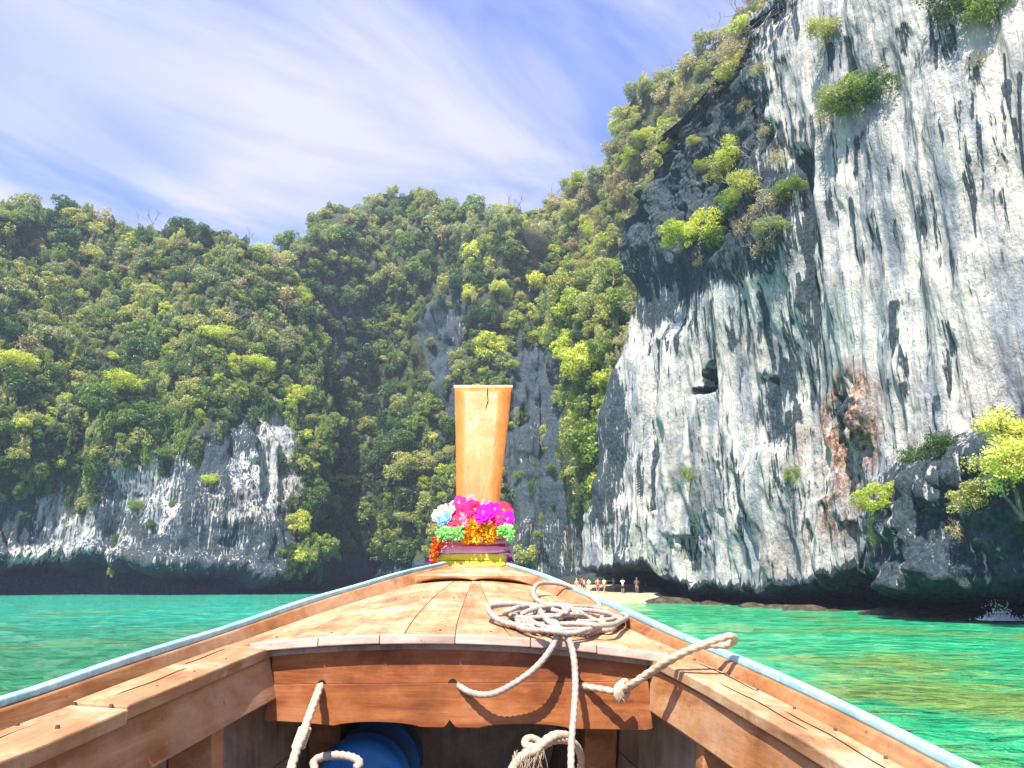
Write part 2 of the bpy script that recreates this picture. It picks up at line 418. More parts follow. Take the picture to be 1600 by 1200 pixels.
def disp_A(X, Y, Z, px, py, n):
    d = fbm(X / 30, Y / 30, Z / 48, 3, 5) * 12 + fbm(X / 10, Y / 10, Z / 24, 4, 9) * 5.5
    rk = sstep(-30, 40, py - rockA(px) + 40 * fbm(X / 12, Y / 12, Z / 12, 2, 3))
    d += rk * (1.3 * vnoise(X / 2.4, Y / 2.4, Z / 14, 2) + 0.6 * vnoise(X / 1.0, Y / 1.0, Z / 6, 4)) + 0.7 * fbm(X / 2, Y / 2, Z / 2, 3, 6)
    nn, hn = notch(Z, px, X, Y, 3.5 + 1.2 * sstep(250, 100, px), 9, 2.4, 40)
    lip = np.exp(-((Z - hn - 1.6) / 1.6) ** 2) * 2.2
    d = d + lip - nn
    nz = fbm(X / 7, Y / 7, Z / 9, 3, 21)
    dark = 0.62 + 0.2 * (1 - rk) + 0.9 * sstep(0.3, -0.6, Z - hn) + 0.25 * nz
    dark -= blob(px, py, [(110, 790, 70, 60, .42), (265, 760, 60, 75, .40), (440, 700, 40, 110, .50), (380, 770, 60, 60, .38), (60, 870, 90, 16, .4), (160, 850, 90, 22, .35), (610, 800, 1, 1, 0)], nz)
    dark += strokes(px, py, [(300, 740, 870, 16, .5), (345, 660, 800, 12, .5), (18, 740, 850, 22, .5), (190, 800, 870, 14, .4)], nz)
    warm = blob(px, py, [(460, 780, 40, 60, .35), (330, 790, 60, 60, .3)], nz)
    grn = blob(px, py, [(110, 850, 90, 24, .6), (370, 880, 90, 28, .5)], nz)
    return d, np.stack([dark, warm, grn, 1 - rk], -1)
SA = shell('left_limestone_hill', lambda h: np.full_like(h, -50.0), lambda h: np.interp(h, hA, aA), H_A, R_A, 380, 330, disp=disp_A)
tag(SA[0], None, None, None, 'structure')

# --- middle hill
silB = [(300, 470), (400, 440), (450, 418), (480, 392), (510, 358), (540, 308), (575, 268), (605, 244), (640, 250), (680, 288), (735, 332), (770, 365), (800, 390), (830, 445), (880, 470), (940, 480), (1040, 500)]
sB, eB = azel([p[0] for p in silB], [p[1] for p in silB])
def R_B(az, h, s):
    h = np.maximum(h, 0)
    ridge = 7 * np.exp(-((az + 3.0) / 3.0) ** 2) - 16 * np.exp(-((az + 11.5) / 2.6) ** 2) - 7 * np.exp(-((az - 4.5) / 2.5) ** 2)
    return 188 + 0.30 * np.maximum(h - 40, 0) + 0.09 * h - ridge - sstep(2, 8, az) * 62 - sstep(-4, 4, az) * 10
def H_B(az):
    e = np.interp(az, sB, eB); R = 215 - sstep(2, 8, az) * 62 - sstep(-4, 4, az) * 10
    return CAM_H + R * np.tan(np.radians(e)) - 2.5
def rockB_f(px, py, nz):
    return np.clip(blob(px, py, [(690, 530, 48, 85, 1), (835, 660, 62, 130, 1), (850, 800, 60, 120, 1), (545, 520, 30, 80, .7), (900, 860, 120, 50, 1), (620, 900, 300, 28, 1), (600, 640, 30, 60, .5), (700, 640, 30, 60, .8)], nz), 0, 1)
def disp_B(X, Y, Z, px, py, n):
    nz = fbm(X / 8, Y / 8, Z / 12, 3, 31)
    rk = rockB_f(px, py, nz)
    d = fbm(X / 26, Y / 26, Z / 60, 3, 15) * (5 + 10 * sstep(300, 420, py)) + fbm(X / 9, Y / 9, Z / 26, 4, 19) * (3 + 3 * sstep(300, 420, py))
    d += (0.3 + rk) * (2.3 * vnoise(X / 2.4, Y / 2.4, Z / 12, 12) + 1.1 * vnoise(X / 1.1, Y / 1.1, Z / 6, 14)) + 0.7 * fbm(X / 2, Y / 2, Z / 2, 3, 16)
    nn, hn = notch(Z, px, X, Y, 3.0, 7, 1.2, 50)
    d = d - nn
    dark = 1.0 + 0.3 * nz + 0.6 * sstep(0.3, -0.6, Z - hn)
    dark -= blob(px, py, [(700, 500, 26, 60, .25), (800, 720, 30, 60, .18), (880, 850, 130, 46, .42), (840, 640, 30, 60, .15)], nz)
    warm = blob(px, py, [(880, 850, 130, 46, .55)], nz)
    return d, np.stack([dark, warm, 0 * d, np.clip(1 - rk * 1.2, 0, 1)], -1)
azL_B = azel(330, 700)[0]; azR_B = azel(1010, 700)[0]
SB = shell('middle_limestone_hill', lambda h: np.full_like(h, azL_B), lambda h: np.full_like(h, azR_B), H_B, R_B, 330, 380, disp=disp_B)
tag(SB[0], None, None, None, 'structure')

# --- slope behind the big cliff
silC = [(640, 350), (740, 322), (790, 312), (840, 304), (870, 292), (900, 265), (940, 232), (970, 184), (1010, 120), (1060, 84), (1110, 58), (1150, 18), (1190, -20), (1300, -110)]
sC, eC = azel([p[0] for p in silC], [p[1] for p in silC])
RC0 = lambda az: np.interp(az, [-9, 4, 10, 16, 24], [248, 215, 165, 138, 130])
def R_C(az, h, s):
    h = np.maximum(h, 0); return RC0(az) - 30 + 0.26 * h
def H_C(az):
    e = np.interp(az, sC, eC) - .9; b = RC0(az) - 30
    t_ = np.tan(np.radians(e)); return (CAM_H + b * t_) / (1 - 0.26 * t_) - 2.0
def disp_C(X, Y, Z, px, py, n):
    d = fbm(X / 26, Y / 26, Z / 34, 3, 25) * 7 + fbm(X / 8, Y / 8, Z / 14, 4, 29) * 3 + 0.6 * fbm(X / 2, Y / 2, Z / 2, 3, 26)
    nz = fbm(X / 8, Y / 8, Z / 12, 3, 37)
    return d, np.stack([0.55 + 0.3 * nz, 0.5 + 0 * d, 0 * d, np.ones_like(d)], -1)
azL_C = azel(640, 500)[0]; azR_C = azel(1330, 200)[0]
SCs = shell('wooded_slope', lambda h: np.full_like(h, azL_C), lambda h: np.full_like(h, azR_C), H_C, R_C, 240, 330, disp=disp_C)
tag(SCs[0], None, None, None, 'structure')

# --- big cliff on the right
RD0 = lambda az: np.interp(az, [4, 6, 10.5, 16.4, 22.8, 30.4, 34, 46], [96, 95, 90, 77, 64, 55, 52.5, 50])
edD = [(1245, -60), (1200, 0), (1135, 110), (1055, 205), (1008, 280), (994, 340), (992, 410), (992, 470), (978, 530), (966, 580), (960, 660), (956, 750), (936, 800), (922, 835), (926, 870), (930, 930)]
hD, aD = edge_interp(edD, RD0)
def R_D(az, h, s):
    R = RD0(az) + 0.04 * np.maximum(h, 0)
    X = R * np.sin(np.radians(az)); Y = R * np.cos(np.radians(az))
    px, py = proj(X, Y, h)
    nz = fbm(X / 6, Y / 6, h / 6, 3, 61)
    # upper left bay above the ledge, set back behind the pale face
    R = R + 4.5 * sstep(470, 250, py + 18 * nz) * sstep(1262, 1225, px + 10 * nz) * sstep(970, 1050, px)
    # outcrop at the right, closer
    oc = sstep(0, 60, py - np.interp(px, [1380, 1400, 1440, 1490, 1540, 1600, 1800], [900, 780, 720, 700, 680, 670, 640]) + 22 * nz)
    R = R - 6.0 * oc * sstep(1375, 1440, px)
    return R
def H_D(az): return 92 + 6 * np.sin(az * 0.4)
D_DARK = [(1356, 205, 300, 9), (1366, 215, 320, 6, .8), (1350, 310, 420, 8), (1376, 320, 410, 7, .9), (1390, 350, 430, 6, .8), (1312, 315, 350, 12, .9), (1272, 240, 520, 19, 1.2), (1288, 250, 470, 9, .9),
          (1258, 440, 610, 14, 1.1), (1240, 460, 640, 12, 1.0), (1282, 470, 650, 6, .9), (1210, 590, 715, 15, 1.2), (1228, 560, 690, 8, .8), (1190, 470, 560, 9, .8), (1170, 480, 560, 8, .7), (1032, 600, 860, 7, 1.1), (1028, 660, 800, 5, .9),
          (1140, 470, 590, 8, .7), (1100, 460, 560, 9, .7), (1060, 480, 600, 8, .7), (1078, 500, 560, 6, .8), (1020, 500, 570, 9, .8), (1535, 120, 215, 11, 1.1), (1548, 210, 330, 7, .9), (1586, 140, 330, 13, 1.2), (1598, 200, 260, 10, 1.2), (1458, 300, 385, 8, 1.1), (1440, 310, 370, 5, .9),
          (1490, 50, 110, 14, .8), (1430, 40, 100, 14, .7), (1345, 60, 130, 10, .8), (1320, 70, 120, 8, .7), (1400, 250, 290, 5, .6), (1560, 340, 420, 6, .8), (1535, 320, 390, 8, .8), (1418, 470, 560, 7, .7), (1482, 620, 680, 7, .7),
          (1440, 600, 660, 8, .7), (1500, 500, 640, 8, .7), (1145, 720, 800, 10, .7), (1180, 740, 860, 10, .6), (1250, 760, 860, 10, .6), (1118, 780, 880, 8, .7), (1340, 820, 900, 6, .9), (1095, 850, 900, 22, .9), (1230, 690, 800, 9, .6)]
D_BLOB = [(1110, 150, 160, 160, .85), (1075, 330, 120, 150, .85), (1180, 330, 90, 120, .80), (1020, 460, 50, 60, .7), (955, 690, 34, 150, .70), (1230, 60, 40, 90, .4), (1500, 830, 130, 140, .70), (1590, 760, 60, 120, .7), (1330, 640, 45, 26, .55), (1220, 640, 30, 60, .3), (1150, 760, 60, 60, .25), (1090, 830, 60, 60, .3), (985, 830, 50, 50, .35), (1420, 860, 60, 100, .4)]
D_LITE = [(1262, 130, 26, 60, .5), (1010, 700, 20, 170, .4), (1075, 700, 40, 170, .35), (1110, 700, 40, 90, .3), (1450, 300, 140, 170, .35), (1330, 320, 50, 120, .3), (1310, 860, 50, 60, .35), (1050, 880, 20, 50, .4), (1380, 880, 16, 60, .5), (1400, 680, 50, 70, .2)]
def disp_D(X, Y, Z, px, py, n):
    nz = fbm(X / 5, Y / 5, Z / 7, 3, 71); nzb = fbm(X / 12, Y / 12, Z / 18, 3, 75)
    wob = vnoise(X / 2, Y / 2, Z / 5, 77)
    fl = 1 - np.abs(vnoise(X / 3.2, Y / 3.2, Z / 26, 72))
    fl2 = 1 - np.abs(vnoise(X / 1.1, Y / 1.1, Z / 9, 73))
    rough = sstep(460, 380, py) * sstep(1262, 1230, px)
    low = sstep(560, 700, py)
    wz = blob(px, py, [(1335, 665, 50, 75, 1.0), (1300, 740, 40, 50, .5), (1090, 840, 40, 40, .7)], nz)
    d = nzb * 2.6 + fl * 0.9 + fl2 * 0.45 + fbm(X / 1.6, Y / 1.6, Z / 3.6, 4, 74) * (0.35 + 1.6 * rough + 0.5 * low + 2.2 * wz) + fbm(X / .5, Y / .5, Z / 1.8, 3, 84) * .20
    d += rough * (1 - np.abs(fbm(X / 5, Y / 5, Z / 4, 4, 79))) * 3.0
    oc = sstep(0, 60, py - np.interp(px, [1380, 1400, 1440, 1490, 1540, 1600, 1800], [900, 780, 720, 700, 680, 670, 640])) * sstep(1375, 1440, px)
    d += oc * (fbm(X / 2.5, Y / 2.5, Z / 2.5, 4, 80) * 2.6)
    # pillars and hanging curtains on the lower left
    d += strokes(px, py, [(1010, 560, 900, 16, 1.5), (1065, 520, 890, 26, 1.2), (1115, 610, 880, 20, .9), (1050, 800, 910, 12, 1.6), (1300, 780, 920, 30, 1.2), (1380, 800, 915, 12, 1.3), (1215, 700, 930, 26, .8), (960, 560, 870, 14, 1.0)], wob)
    dips = strokes(px, py, [(1032, 600, 860, 7, 1.4), (1210, 590, 715, 12, .8), (1272, 240, 520, 17, 1.3), (1085, 840, 915, 14, 2.2), (1340, 820, 930, 10, 2.0), (1148, 800, 900, 8, 1.0)], wob)
    cave = blob(px, py, [(1133, 584, 9, 17, 2.6), (1126, 601, 17, 13, 3.2), (1113, 614, 18, 5, 2.6), (1046, 545, 5, 11, 1.2)], nz * 1.1)
    d = d - dips - cave
    d -= 3.0 * sstep(1010, 990, px) * 0
    base = 1.7 + 1.2 * sstep(1040, 1000, px) + 0.6 * sstep(1200, 1080, px)
    nn, hn = notch(Z, px, X, Y, base, 7.5 + 6 * sstep(1060, 1000, px), 1.25, 60)
    d = d - nn
    hf = 0.5 * vnoise(X / .40, Y / .40, Z / 7, 301) + 0.5 * vnoise(X / .95, Y / .95, Z / 11, 302)
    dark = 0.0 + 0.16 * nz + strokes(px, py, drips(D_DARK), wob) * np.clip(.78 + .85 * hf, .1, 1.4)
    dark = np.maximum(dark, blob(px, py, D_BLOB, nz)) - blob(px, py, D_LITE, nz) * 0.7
    dark = np.maximum(dark, blob(px, py, [(1128, 596, 18, 20, .9), (1115, 612, 20, 8, .9)], nz * .5))
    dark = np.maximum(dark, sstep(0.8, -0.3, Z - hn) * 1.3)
    warm = blob(px, py, [(1340, 665, 75, 90, 1.2), (1330, 770, 60, 80, .8), (1270, 700, 40, 50, .35), (1240, 850, 40, 60, .3), (1120, 730, 50, 70, .22), (1560, 600, 60, 60, .25), (1345, 430, 60, 30, .15), (1160, 540, 60, 50, .2)], nz)
    grn = blob(px, py, [(1310, 510, 34, 70, .8), (1130, 480, 120, 60, .55), (960, 600, 30, 70, .6), (1420, 500, 130, 60, .35), (1250, 880, 260, 26, .15), (1010, 850, 60, 40, .6), (1600, 600, 60, 80, .2)], nz)  # the wide low blob is green light off the water, painted into the rock
    return d, np.stack([dark, warm, grn, 0 * d], -1)
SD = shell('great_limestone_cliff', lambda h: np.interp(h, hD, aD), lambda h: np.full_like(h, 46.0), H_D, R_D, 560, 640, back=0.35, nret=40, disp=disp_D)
tag(SD[0], None, None, None, 'structure')
# a cliff that goes on beyond the frame on both sides, closing the lagoon
def disp_E(X, Y, Z, px, py, n):
    nz = fbm(X / 8, Y / 8, Z / 12, 3, 91)
    d = fbm(X / 20, Y / 20, Z / 40, 3, 93) * 6 + vnoise(X / 3, Y / 3, Z / 20, 95) * 1.2
    return d, np.stack([0.4 + 0.3 * nz, 0.2 + 0 * d, 0.2 + 0 * d, np.ones_like(d)], -1)
SE = shell('far_lagoon_cliff', lambda h: np.full_like(h, 44.0), lambda h: np.full_like(h, 80.0), lambda a: 80 + 0 * a, lambda a, h, s: 54 + 0.1 * np.maximum(h, 0) + 0.8 * (a - 44), 70, 60, disp=disp_E)
tag(SE[0], None, None, None, 'structure')

# ------------------------------------------------------------------ water
def water_mat():
    t = NT('lagoon_water'); g = t.n('ShaderNodeNewGeometry').outputs['Position']
    warp = t.noise(g, 0.06, 3, 0.5)
    v = t.n('ShaderNodeVectorMath', {0: g, 1: t.n('ShaderNodeCombineXYZ', {0: t.math('MULTIPLY', warp, 8.0)}).outputs[0]}, operation='ADD').outputs[0]
    reef = t.noise(t.map(v, (0.11, 0.13, 0.1), (3.2, 1.0, 0)), 1.0, 6, 0.60, 0.3)
    fine = t.noise(t.map(v, (0.8, 1.2, 1)), 1.0, 5, 0.65, 0.4)
    sx = t.n('ShaderNodeSeparateXYZ', {0: g})
    side = t.rng(sx.outputs[0], -14.0, 3.0, 0.0, 1.0, True)        # shallower sand to the right
    far = t.rng(sx.outputs[1], 12.0, 60.0, 0.0, 1.0, True)
    shallow = t.ramp(fine, [(0.25, (0.010, 0.22, 0.095)), (0.5, (0.020, 0.38, 0.155)), (0.75, (0.14, 0.58, 0.27))])
    deep = t.ramp(fine, [(0.25, (0.006, 0.20, 0.13)), (0.5, (0.016, 0.42, 0.28)), (0.75, (0.18, 0.64, 0.46))])
    deep = t.mix(far, rgb(0.03, 0.20, 0.075), deep)
    col = t.mix(side, deep, shallow)
    thr = t.math('ADD', reef, t.math('MULTIPLY', t.math('SUBTRACT', fine, 0.5), 0.35))
    thr = t.math('ADD', thr, t.rng(sx.outputs[1], 4.0, 30.0, 0.14, -0.04))
    brown = t.ramp(fine, [(0.3, (0.060, 0.115, 0.014)), (0.7, (0.26, 0.34, 0.05))])
    col = t.mix(t.rng(thr, 0.50, 0.62, 0.0, 0.82), col, brown)
    w1 = t.noise(t.map(g, (2.0, 3.4, 1)), 1.0, 5, 0.6, 0.7); w2 = t.noise(t.map(g, (8.0, 12.0, 1)), 1.0, 3, 0.6, 0.3)
    w0 = t.noise(t.map(g, (0.5, 0.9, 1)), 1.0, 3, 0.5, 0.5)
    hgt = t.math('ADD', t.math('MULTIPLY', w0, 1.6), t.math('ADD', w1, t.math('MULTIPLY', w2, 0.22)))
    t.bsdf(col, 0.05, hgt, 1.0, 0.55, 0.5, IOR=1.33)
    return t.m
M_water = water_mat()
rr = np.concatenate([[0.0], np.geomspace(1.2, 130, 330), np.geomspace(140, 4000, 24)])
aa = np.radians(np.concatenate([np.linspace(-48, 48, 420), np.linspace(48, 312, 90)[1:-1]]))
RR, AA = np.meshgrid(rr, aa, indexing='ij')
WX, WY = RR * np.sin(AA), RR * np.cos(AA)
fade = sstep(130, 30, RR)
WZ = fade * (0.11 * fbm(WX / 3.2, WY / 1.8, 0 * WX, 4, 201) + 0.035 * fbm(WX / .7, WY / .45, 0 * WX, 2, 205) * sstep(40, 10, RR)) 
nr, nc = RR.shape; idx = np.arange(nr * nc).reshape(nr, nc)
i2 = np.roll(idx, -1, axis=1)
q = np.stack([idx[:-1], idx[1:], i2[1:], i2[:-1]], -1).reshape(-1, 4)[:, ::-1]
q = q[nc:] if False else q
me = fastmesh('lagoon_water', np.stack([WX, WY, WZ], -1).reshape(-1, 3), q)
me.validate()
me.polygons.foreach_set('use_smooth', [True] * len(me.polygons)); me.materials.append(M_water)
wat = bpy.data.objects.new('lagoon_water', me); C.objects.link(wat); tag(wat, kind='structure')

# ------------------------------------------------------------------ beach
M_sand = plain('pale_sand', (0.42, 0.33, 0.20), 0.9, 0.3, 0.08, 1.5)
nb = 40
def beach_front(az): return 79.5 + np.maximum(0, 4.5 - az) * 7.0
nb = 70
ba, bt = np.meshgrid(np.radians(np.linspace(-1.5, 12.0, nb)), np.linspace(0, 1, nb), indexing='ij')
bf = beach_front(np.degrees(ba)); br = bf - 2 + (140 - bf) * bt
brel = br - bf + 2.0 * vnoise(ba * 60, br / 6, 0 * br, 301)
bz = -0.5 + 1.5 * sstep(0, 12.5, brel) * sstep(12.0, 10.9, np.degrees(ba)) + 0.9 * sstep(12.5, 32, brel)
idx = np.arange(nb * nb).reshape(nb, nb)
q = np.stack([idx[:-1, :-1], idx[:-1, 1:], idx[1:, 1:], idx[1:, :-1]], -1).reshape(-1, 4)
me = fastmesh('sand_beach', np.stack([br * np.sin(ba), br * np.cos(ba), bz], -1).reshape(-1, 3), q[:, ::-1])
me.materials.append(M_sand); me.polygons.foreach_set('use_smooth', [True] * len(me.polygons))
beach = bpy.data.objects.new('sand_beach', me); C.objects.link(beach); tag(beach, kind='structure')
def beach_z(az, R):
    z = -0.5 + 1.5 * float(sstep(79.5, 92, R)) + 0.9 * float(sstep(92, 110, R)); return z

# ------------------------------------------------------------------ rocks at the waterline
def rock_mesh(seed, n=2):
    bm = bmesh.new(); bmesh.ops.create_icosphere(bm, subdivisions=n, radius=1.0)
    for v in bm.verts:
        p = np.array(v.co)
        k = 1 + 0.35 * float(fbm(p[0:1] * 1.3, p[1:2] * 1.3, p[2:3] * 1.3, 3, seed)[0])
        v.co = Vector((p[0] * k, p[1] * k, p[2] * k * 0.6))
    me = bpy.data.meshes.new('boulder'); bm.to_mesh(me); bm.free()
    me.polygons.foreach_set('use_smooth', [True] * len(me.polygons)); return me
def wet_rock():
    t = NT('wet_rock'); g = t.n('ShaderNodeNewGeometry').outputs['Position']
    n = t.noise(g, 1.6, 6, 0.65)
    t.bsdf(t.ramp(n, [(0.3, (0.012, 0.016, 0.012)), (0.55, (0.07, 0.055, 0.03)), (0.75, (0.20, 0.15, 0.10))]), 0.6, n, 0.8, 0.3); return t.m
M_wet = wet_rock()
rmesh = [rock_mesh(400 + k, 3) for k in range(4)]
for m in rmesh: m.materials.append(M_wet)
rock_list = []
for k in range(46):
    px = rnd.uniform(1040, 1640); a = float(azel(px, 912)[0]); R = float(RD0(a)) - rnd.uniform(0.5, 4.5) + 1.0
    rock_list.append((a, R, rnd.uniform(0.35, 1.25)))
for a, R, s in [(11.0, 86, 1.6), (11.6, 85, 1.9), (10.9, 90, 2.0)]: rock_list.append((a, R, s))
PX_SORT = sorted(rock_list)
nums = ['first', 'second', 'third', 'fourth', 'fifth', 'sixth', 'seventh', 'eighth', 'ninth', 'tenth', 'eleventh', 'twelfth', 'thirteenth', 'fourteenth', 'fifteenth', 'sixteenth', 'seventeenth', 'eighteenth', 'nineteenth', 'twentieth']
tens = ['twenty', 'thirty', 'forty', 'fifty', 'sixty', 'seventy', 'eighty', 'ninety']
def ordinal(k):                                # 0-based
    if k < 20: return nums[k]
    t_, o_ = divmod(k + 1, 10)
    if o_ == 0: return tens[t_ - 2][:-1] + 'ieth'
    return tens[t_ - 2] + '-' + nums[o_ - 1]
for k, (a, R, s) in enumerate(PX_SORT):
    o = bpy.data.objects.new('shore_boulder', rmesh[k % 4]); C.objects.link(o)
    o.location = (R * math.sin(math.radians(a)), R * math.cos(math.radians(a)), -0.1 * s)
    o.rotation_euler = (0, 0, rnd.uniform(0, 6.28)); o.scale = (s * 1.5, s * 1.2, s * 0.7)
    tag(o, 'wet dark boulder awash under the great cliff, %s from the left' % ordinal(k), 'rock', 'boulders along the foot of the great cliff')

# splash of white water at the far right
# (a low apron of foam under a torn crest of spray)
M_foam = plain('white_foam', (0.86, 0.88, 0.88), 0.5, 0, 0.05)
fv, ff = [], []
for k in range(1100):
    a = rnd.gauss(0, 1); hgt = max(0.0, rnd.expovariate(2.6))
    base = P(1563 + a * 13, 969, 41.0); s = rnd.uniform(0.01, 0.045)
    if abs(a) > 1.2: hgt *= 0.3
    if k % 3 == 0: a = rnd.gauss(0, 2.6); hgt = 0.02
    c = base + np.array([0, rnd.uniform(-.6, .6), hgt * 0.6]); i = len(fv)
    for d3 in ((1, 0, 0), (-1, 0, 0), (0, 1, 0), (0, -1, 0), (0, 0, 1.5), (0, 0, -1)): fv.append(c + np.array(d3) * s)
    for f in ((0, 2, 4), (2, 1, 4), (1, 3, 4), (3, 0, 4), (2, 0, 5), (1, 2, 5), (3, 1, 5), (0, 3, 5)): ff.append([i + j for j in f])
o = link('water_splash', fv, ff, M_foam); tag(o, 'white splash of a wave breaking on rocks at right', 'splash', kind='stuff')

# ------------------------------------------------------------------ vegetation prototypes
def unit(v): return v / np.maximum(np.linalg.norm(v, axis=-1, keepdims=True), 1e-9)
def crown_mesh(name, mat, R, leaf, n_lobes, per, seed, flat=0.75, dens=1.0, droop=0.0):
    g = np.random.default_rng(seed)
    cs, rs = [], []
    for k in range(n_lobes):
        th = g.uniform(0, 2 * np.pi); rr_ = R * math.sqrt(g.uniform(0.0, 1)) * 0.78
        zz = R * flat * (math.sqrt(max(0, 1 - (rr_ / R) ** 2)) * g.uniform(-0.55, 1.0)) - 0.05 * R
        cs.append((rr_ * math.cos(th), rr_ * math.sin(th), zz)); rs.append(R * (0.13 + 0.24 * g.uniform(0, 1) ** 1.5))
    V, F, Sh = [], [], []
    cs = np.array(cs); rs = np.array(rs)
    allp, alln, alls = [], [], []
    for c, r in zip(cs, rs):
        n = int(per * dens * (r / (0.28 * R)) ** 2)
        d = unit(g.normal(size=(n, 3)) + np.array([0, 0, 0.35]))
        p = c + d * r * g.uniform(0.62, 1.08, (n, 1)) * np.array([1.1, 1.1, 0.85])
        p[:, 2] -= droop * np.linalg.norm(p[:, :2], axis=1) ** 2 / R
        nn = unit(d + g.normal(size=(n, 3)) * 0.75)
        allp.append(p); alln.append(nn); alls.append(np.full(n, g.uniform(0, 1)) * 0.6 + g.uniform(0, 0.4, n))
    p = np.concatenate(allp); nn = np.concatenate(alln); sh = np.concatenate(alls)
    a = unit(np.cross(nn, g.normal(size=nn.shape))); b = np.cross(nn, a)
    L = leaf * g.uniform(0.6, 1.35, (len(p), 1)); W = L * g.uniform(0.4, 0.7, (len(p), 1))
    V = np.stack([p - a * L, p + b * W * .8 + nn * L * .15, p + a * L, p - b * W * .8 + nn * L * .15], 1).reshape(-1, 3)
    q = np.arange(len(V)).reshape(-1, 4)
    me = fastmesh(name, V, q)
    at = me.attributes.new('shade', 'FLOAT', 'POINT'); at.data.foreach_set('value', np.repeat(sh, 4).astype(np.float32))
    me.materials.append(mat)
    return me, cs, rs
def tube(pts, rad, sides=6, V=None, F=None, caps=True):
    V = [] if V is None else V; F = [] if F is None else F
    pts = [np.array(p, float) for p in pts]; n = len(pts); b0 = len(V)
    rad = rad if hasattr(rad, '__len__') else [rad] * n
    tv = [unit(pts[min(i + 1, n - 1)] - pts[max(i - 1, 0)]) for i in range(n)]
    ref = np.array([0, 0, 1.0]) if abs(tv[0][2]) < 0.9 else np.array([1.0, 0, 0])
    a = unit(np.cross(tv[0], ref))
    for i in range(n):
        a = unit(a - tv[i] * np.dot(a, tv[i])); b = np.cross(tv[i], a)
        for k in range(sides):
            th = 2 * math.pi * k / sides
            V.append(pts[i] + (a * math.cos(th) + b * math.sin(th)) * rad[i])
    for i in range(n - 1):
        for k in range(sides):
            k2 = (k + 1) % sides
            F.append([b0 + i * sides + k, b0 + i * sides + k2, b0 + (i + 1) * sides + k2, b0 + (i + 1) * sides + k])
    if caps:
        F.append([b0 + k for k in range(sides)][::-1]); F.append([b0 + (n - 1) * sides + k for k in range(sides)])
    return V, F
def trunk_mesh(name, R, cs, seed, mat, r0=0.14, depth=1.6):
    g = random.Random(seed); V, F = [], []
    top = np.array([g.uniform(-.2, .2) * R, g.uniform(-.2, .2) * R, 0.15 * R])
    base = np.array([g.uniform(-.4, .4), g.uniform(-.4, .4), -depth * R * 0.6])
    tube([base, base * .5 + top * .5 + np.array([g.uniform(-.2, .2), g.uniform(-.2, .2), 0]) * R * .3, top], [r0 * R * .5, r0 * R * .35, r0 * R * .25], 6, V, F)
    for c in cs[:9]:
        m = (top + c) / 2 + np.array([0, 0, -0.06 * R])
        tube([top * .7 + base * .3 * g.random(), m, c], [r0 * R * .2, r0 * R * .12, r0 * R * .04], 4, V, F, False)
    me = bpy.data.meshes.new(name); me.from_pydata([tuple(v) for v in V], [], F); me.materials.append(mat); return me
def twig_mesh(name, H, seed, mat, levels=3, r0=0.05, spread=0.6):
    g = random.Random(seed); V, F = [], []
    def grow(p, d, L, r, lv):
        q1 = p + d * L * .5 + np.array([g.gauss(0, .06), g.gauss(0, .06), 0]) * L; q2 = q1 + unit(d + np.array([g.gauss(0, .2), g.gauss(0, .2), .1])) * L * .5
        tube([p, q1, q2], [r, r * .75, r * .5], 4 if lv < 2 else 3, V, F, False)
        if lv < levels:
            for k in range(g.choice([3, 4, 4])):
                d2 = unit(d + np.array([g.gauss(0, 1), g.gauss(0, 1), g.uniform(-.2, .7)]) * spread)
                st = q1 + (q2 - q1) * g.random()
                grow(st, d2, L * g.uniform(.5, .75), r * .5, lv + 1)
    grow(np.zeros(3), np.array([g.uniform(-.2, .2), g.uniform(-.2, .2), 1.0]), H * .45, r0 * H * .5, 0)
    me = bpy.data.meshes.new(name); me.from_pydata([tuple(v) for v in V], [], F); me.materials.append(mat); return me

PROTO = {}
TONES = ['dark', 'mid', 'olive', 'bright', 'grey', 'dry']
for ti, tone in enumerate(TONES):
    L = []
    for k in range(3):
        den = 0.55 if tone == 'dry' else (0.8 if tone in ('olive', 'grey') else 1.0)
        cm, cs, rs = crown_mesh('crown', LEAF[tone], 3.0, 0.23, 36 + 6 * k, 92, 500 + ti * 10 + k, flat=0.75 + 0.2 * k, dens=den)
        tm = trunk_mesh('trunk', 3.0, cs, 600 + ti * 10 + k, M_bark if tone not in ('dry', 'grey') else M_twig, depth=1.2)
        L.append((cm, tm))
    PROTO[tone] = L
# finer ones for the nearer ledges
FINE = {}
for ti, tone in enumerate(TONES):
    L = []
    for k in range(2):
        cm, cs, rs = crown_mesh('crown', LEAF[tone], 3.0, 0.14, 40 if tone != 'dry' else 26, 170, 700 + ti * 10 + k, flat=0.75, dens=0.42 if tone == 'dry' else 0.9)
        tm = trunk_mesh('trunk', 3.0, cs, 800 + ti * 10 + k, M_bark, depth=1.1, r0=0.07)
        L.append((cm, tm))
    FINE[tone] = L
TWIG = [twig_mesh('branches', 5.0, 900 + k, M_twig, 3, 0.035) for k in range(4)]

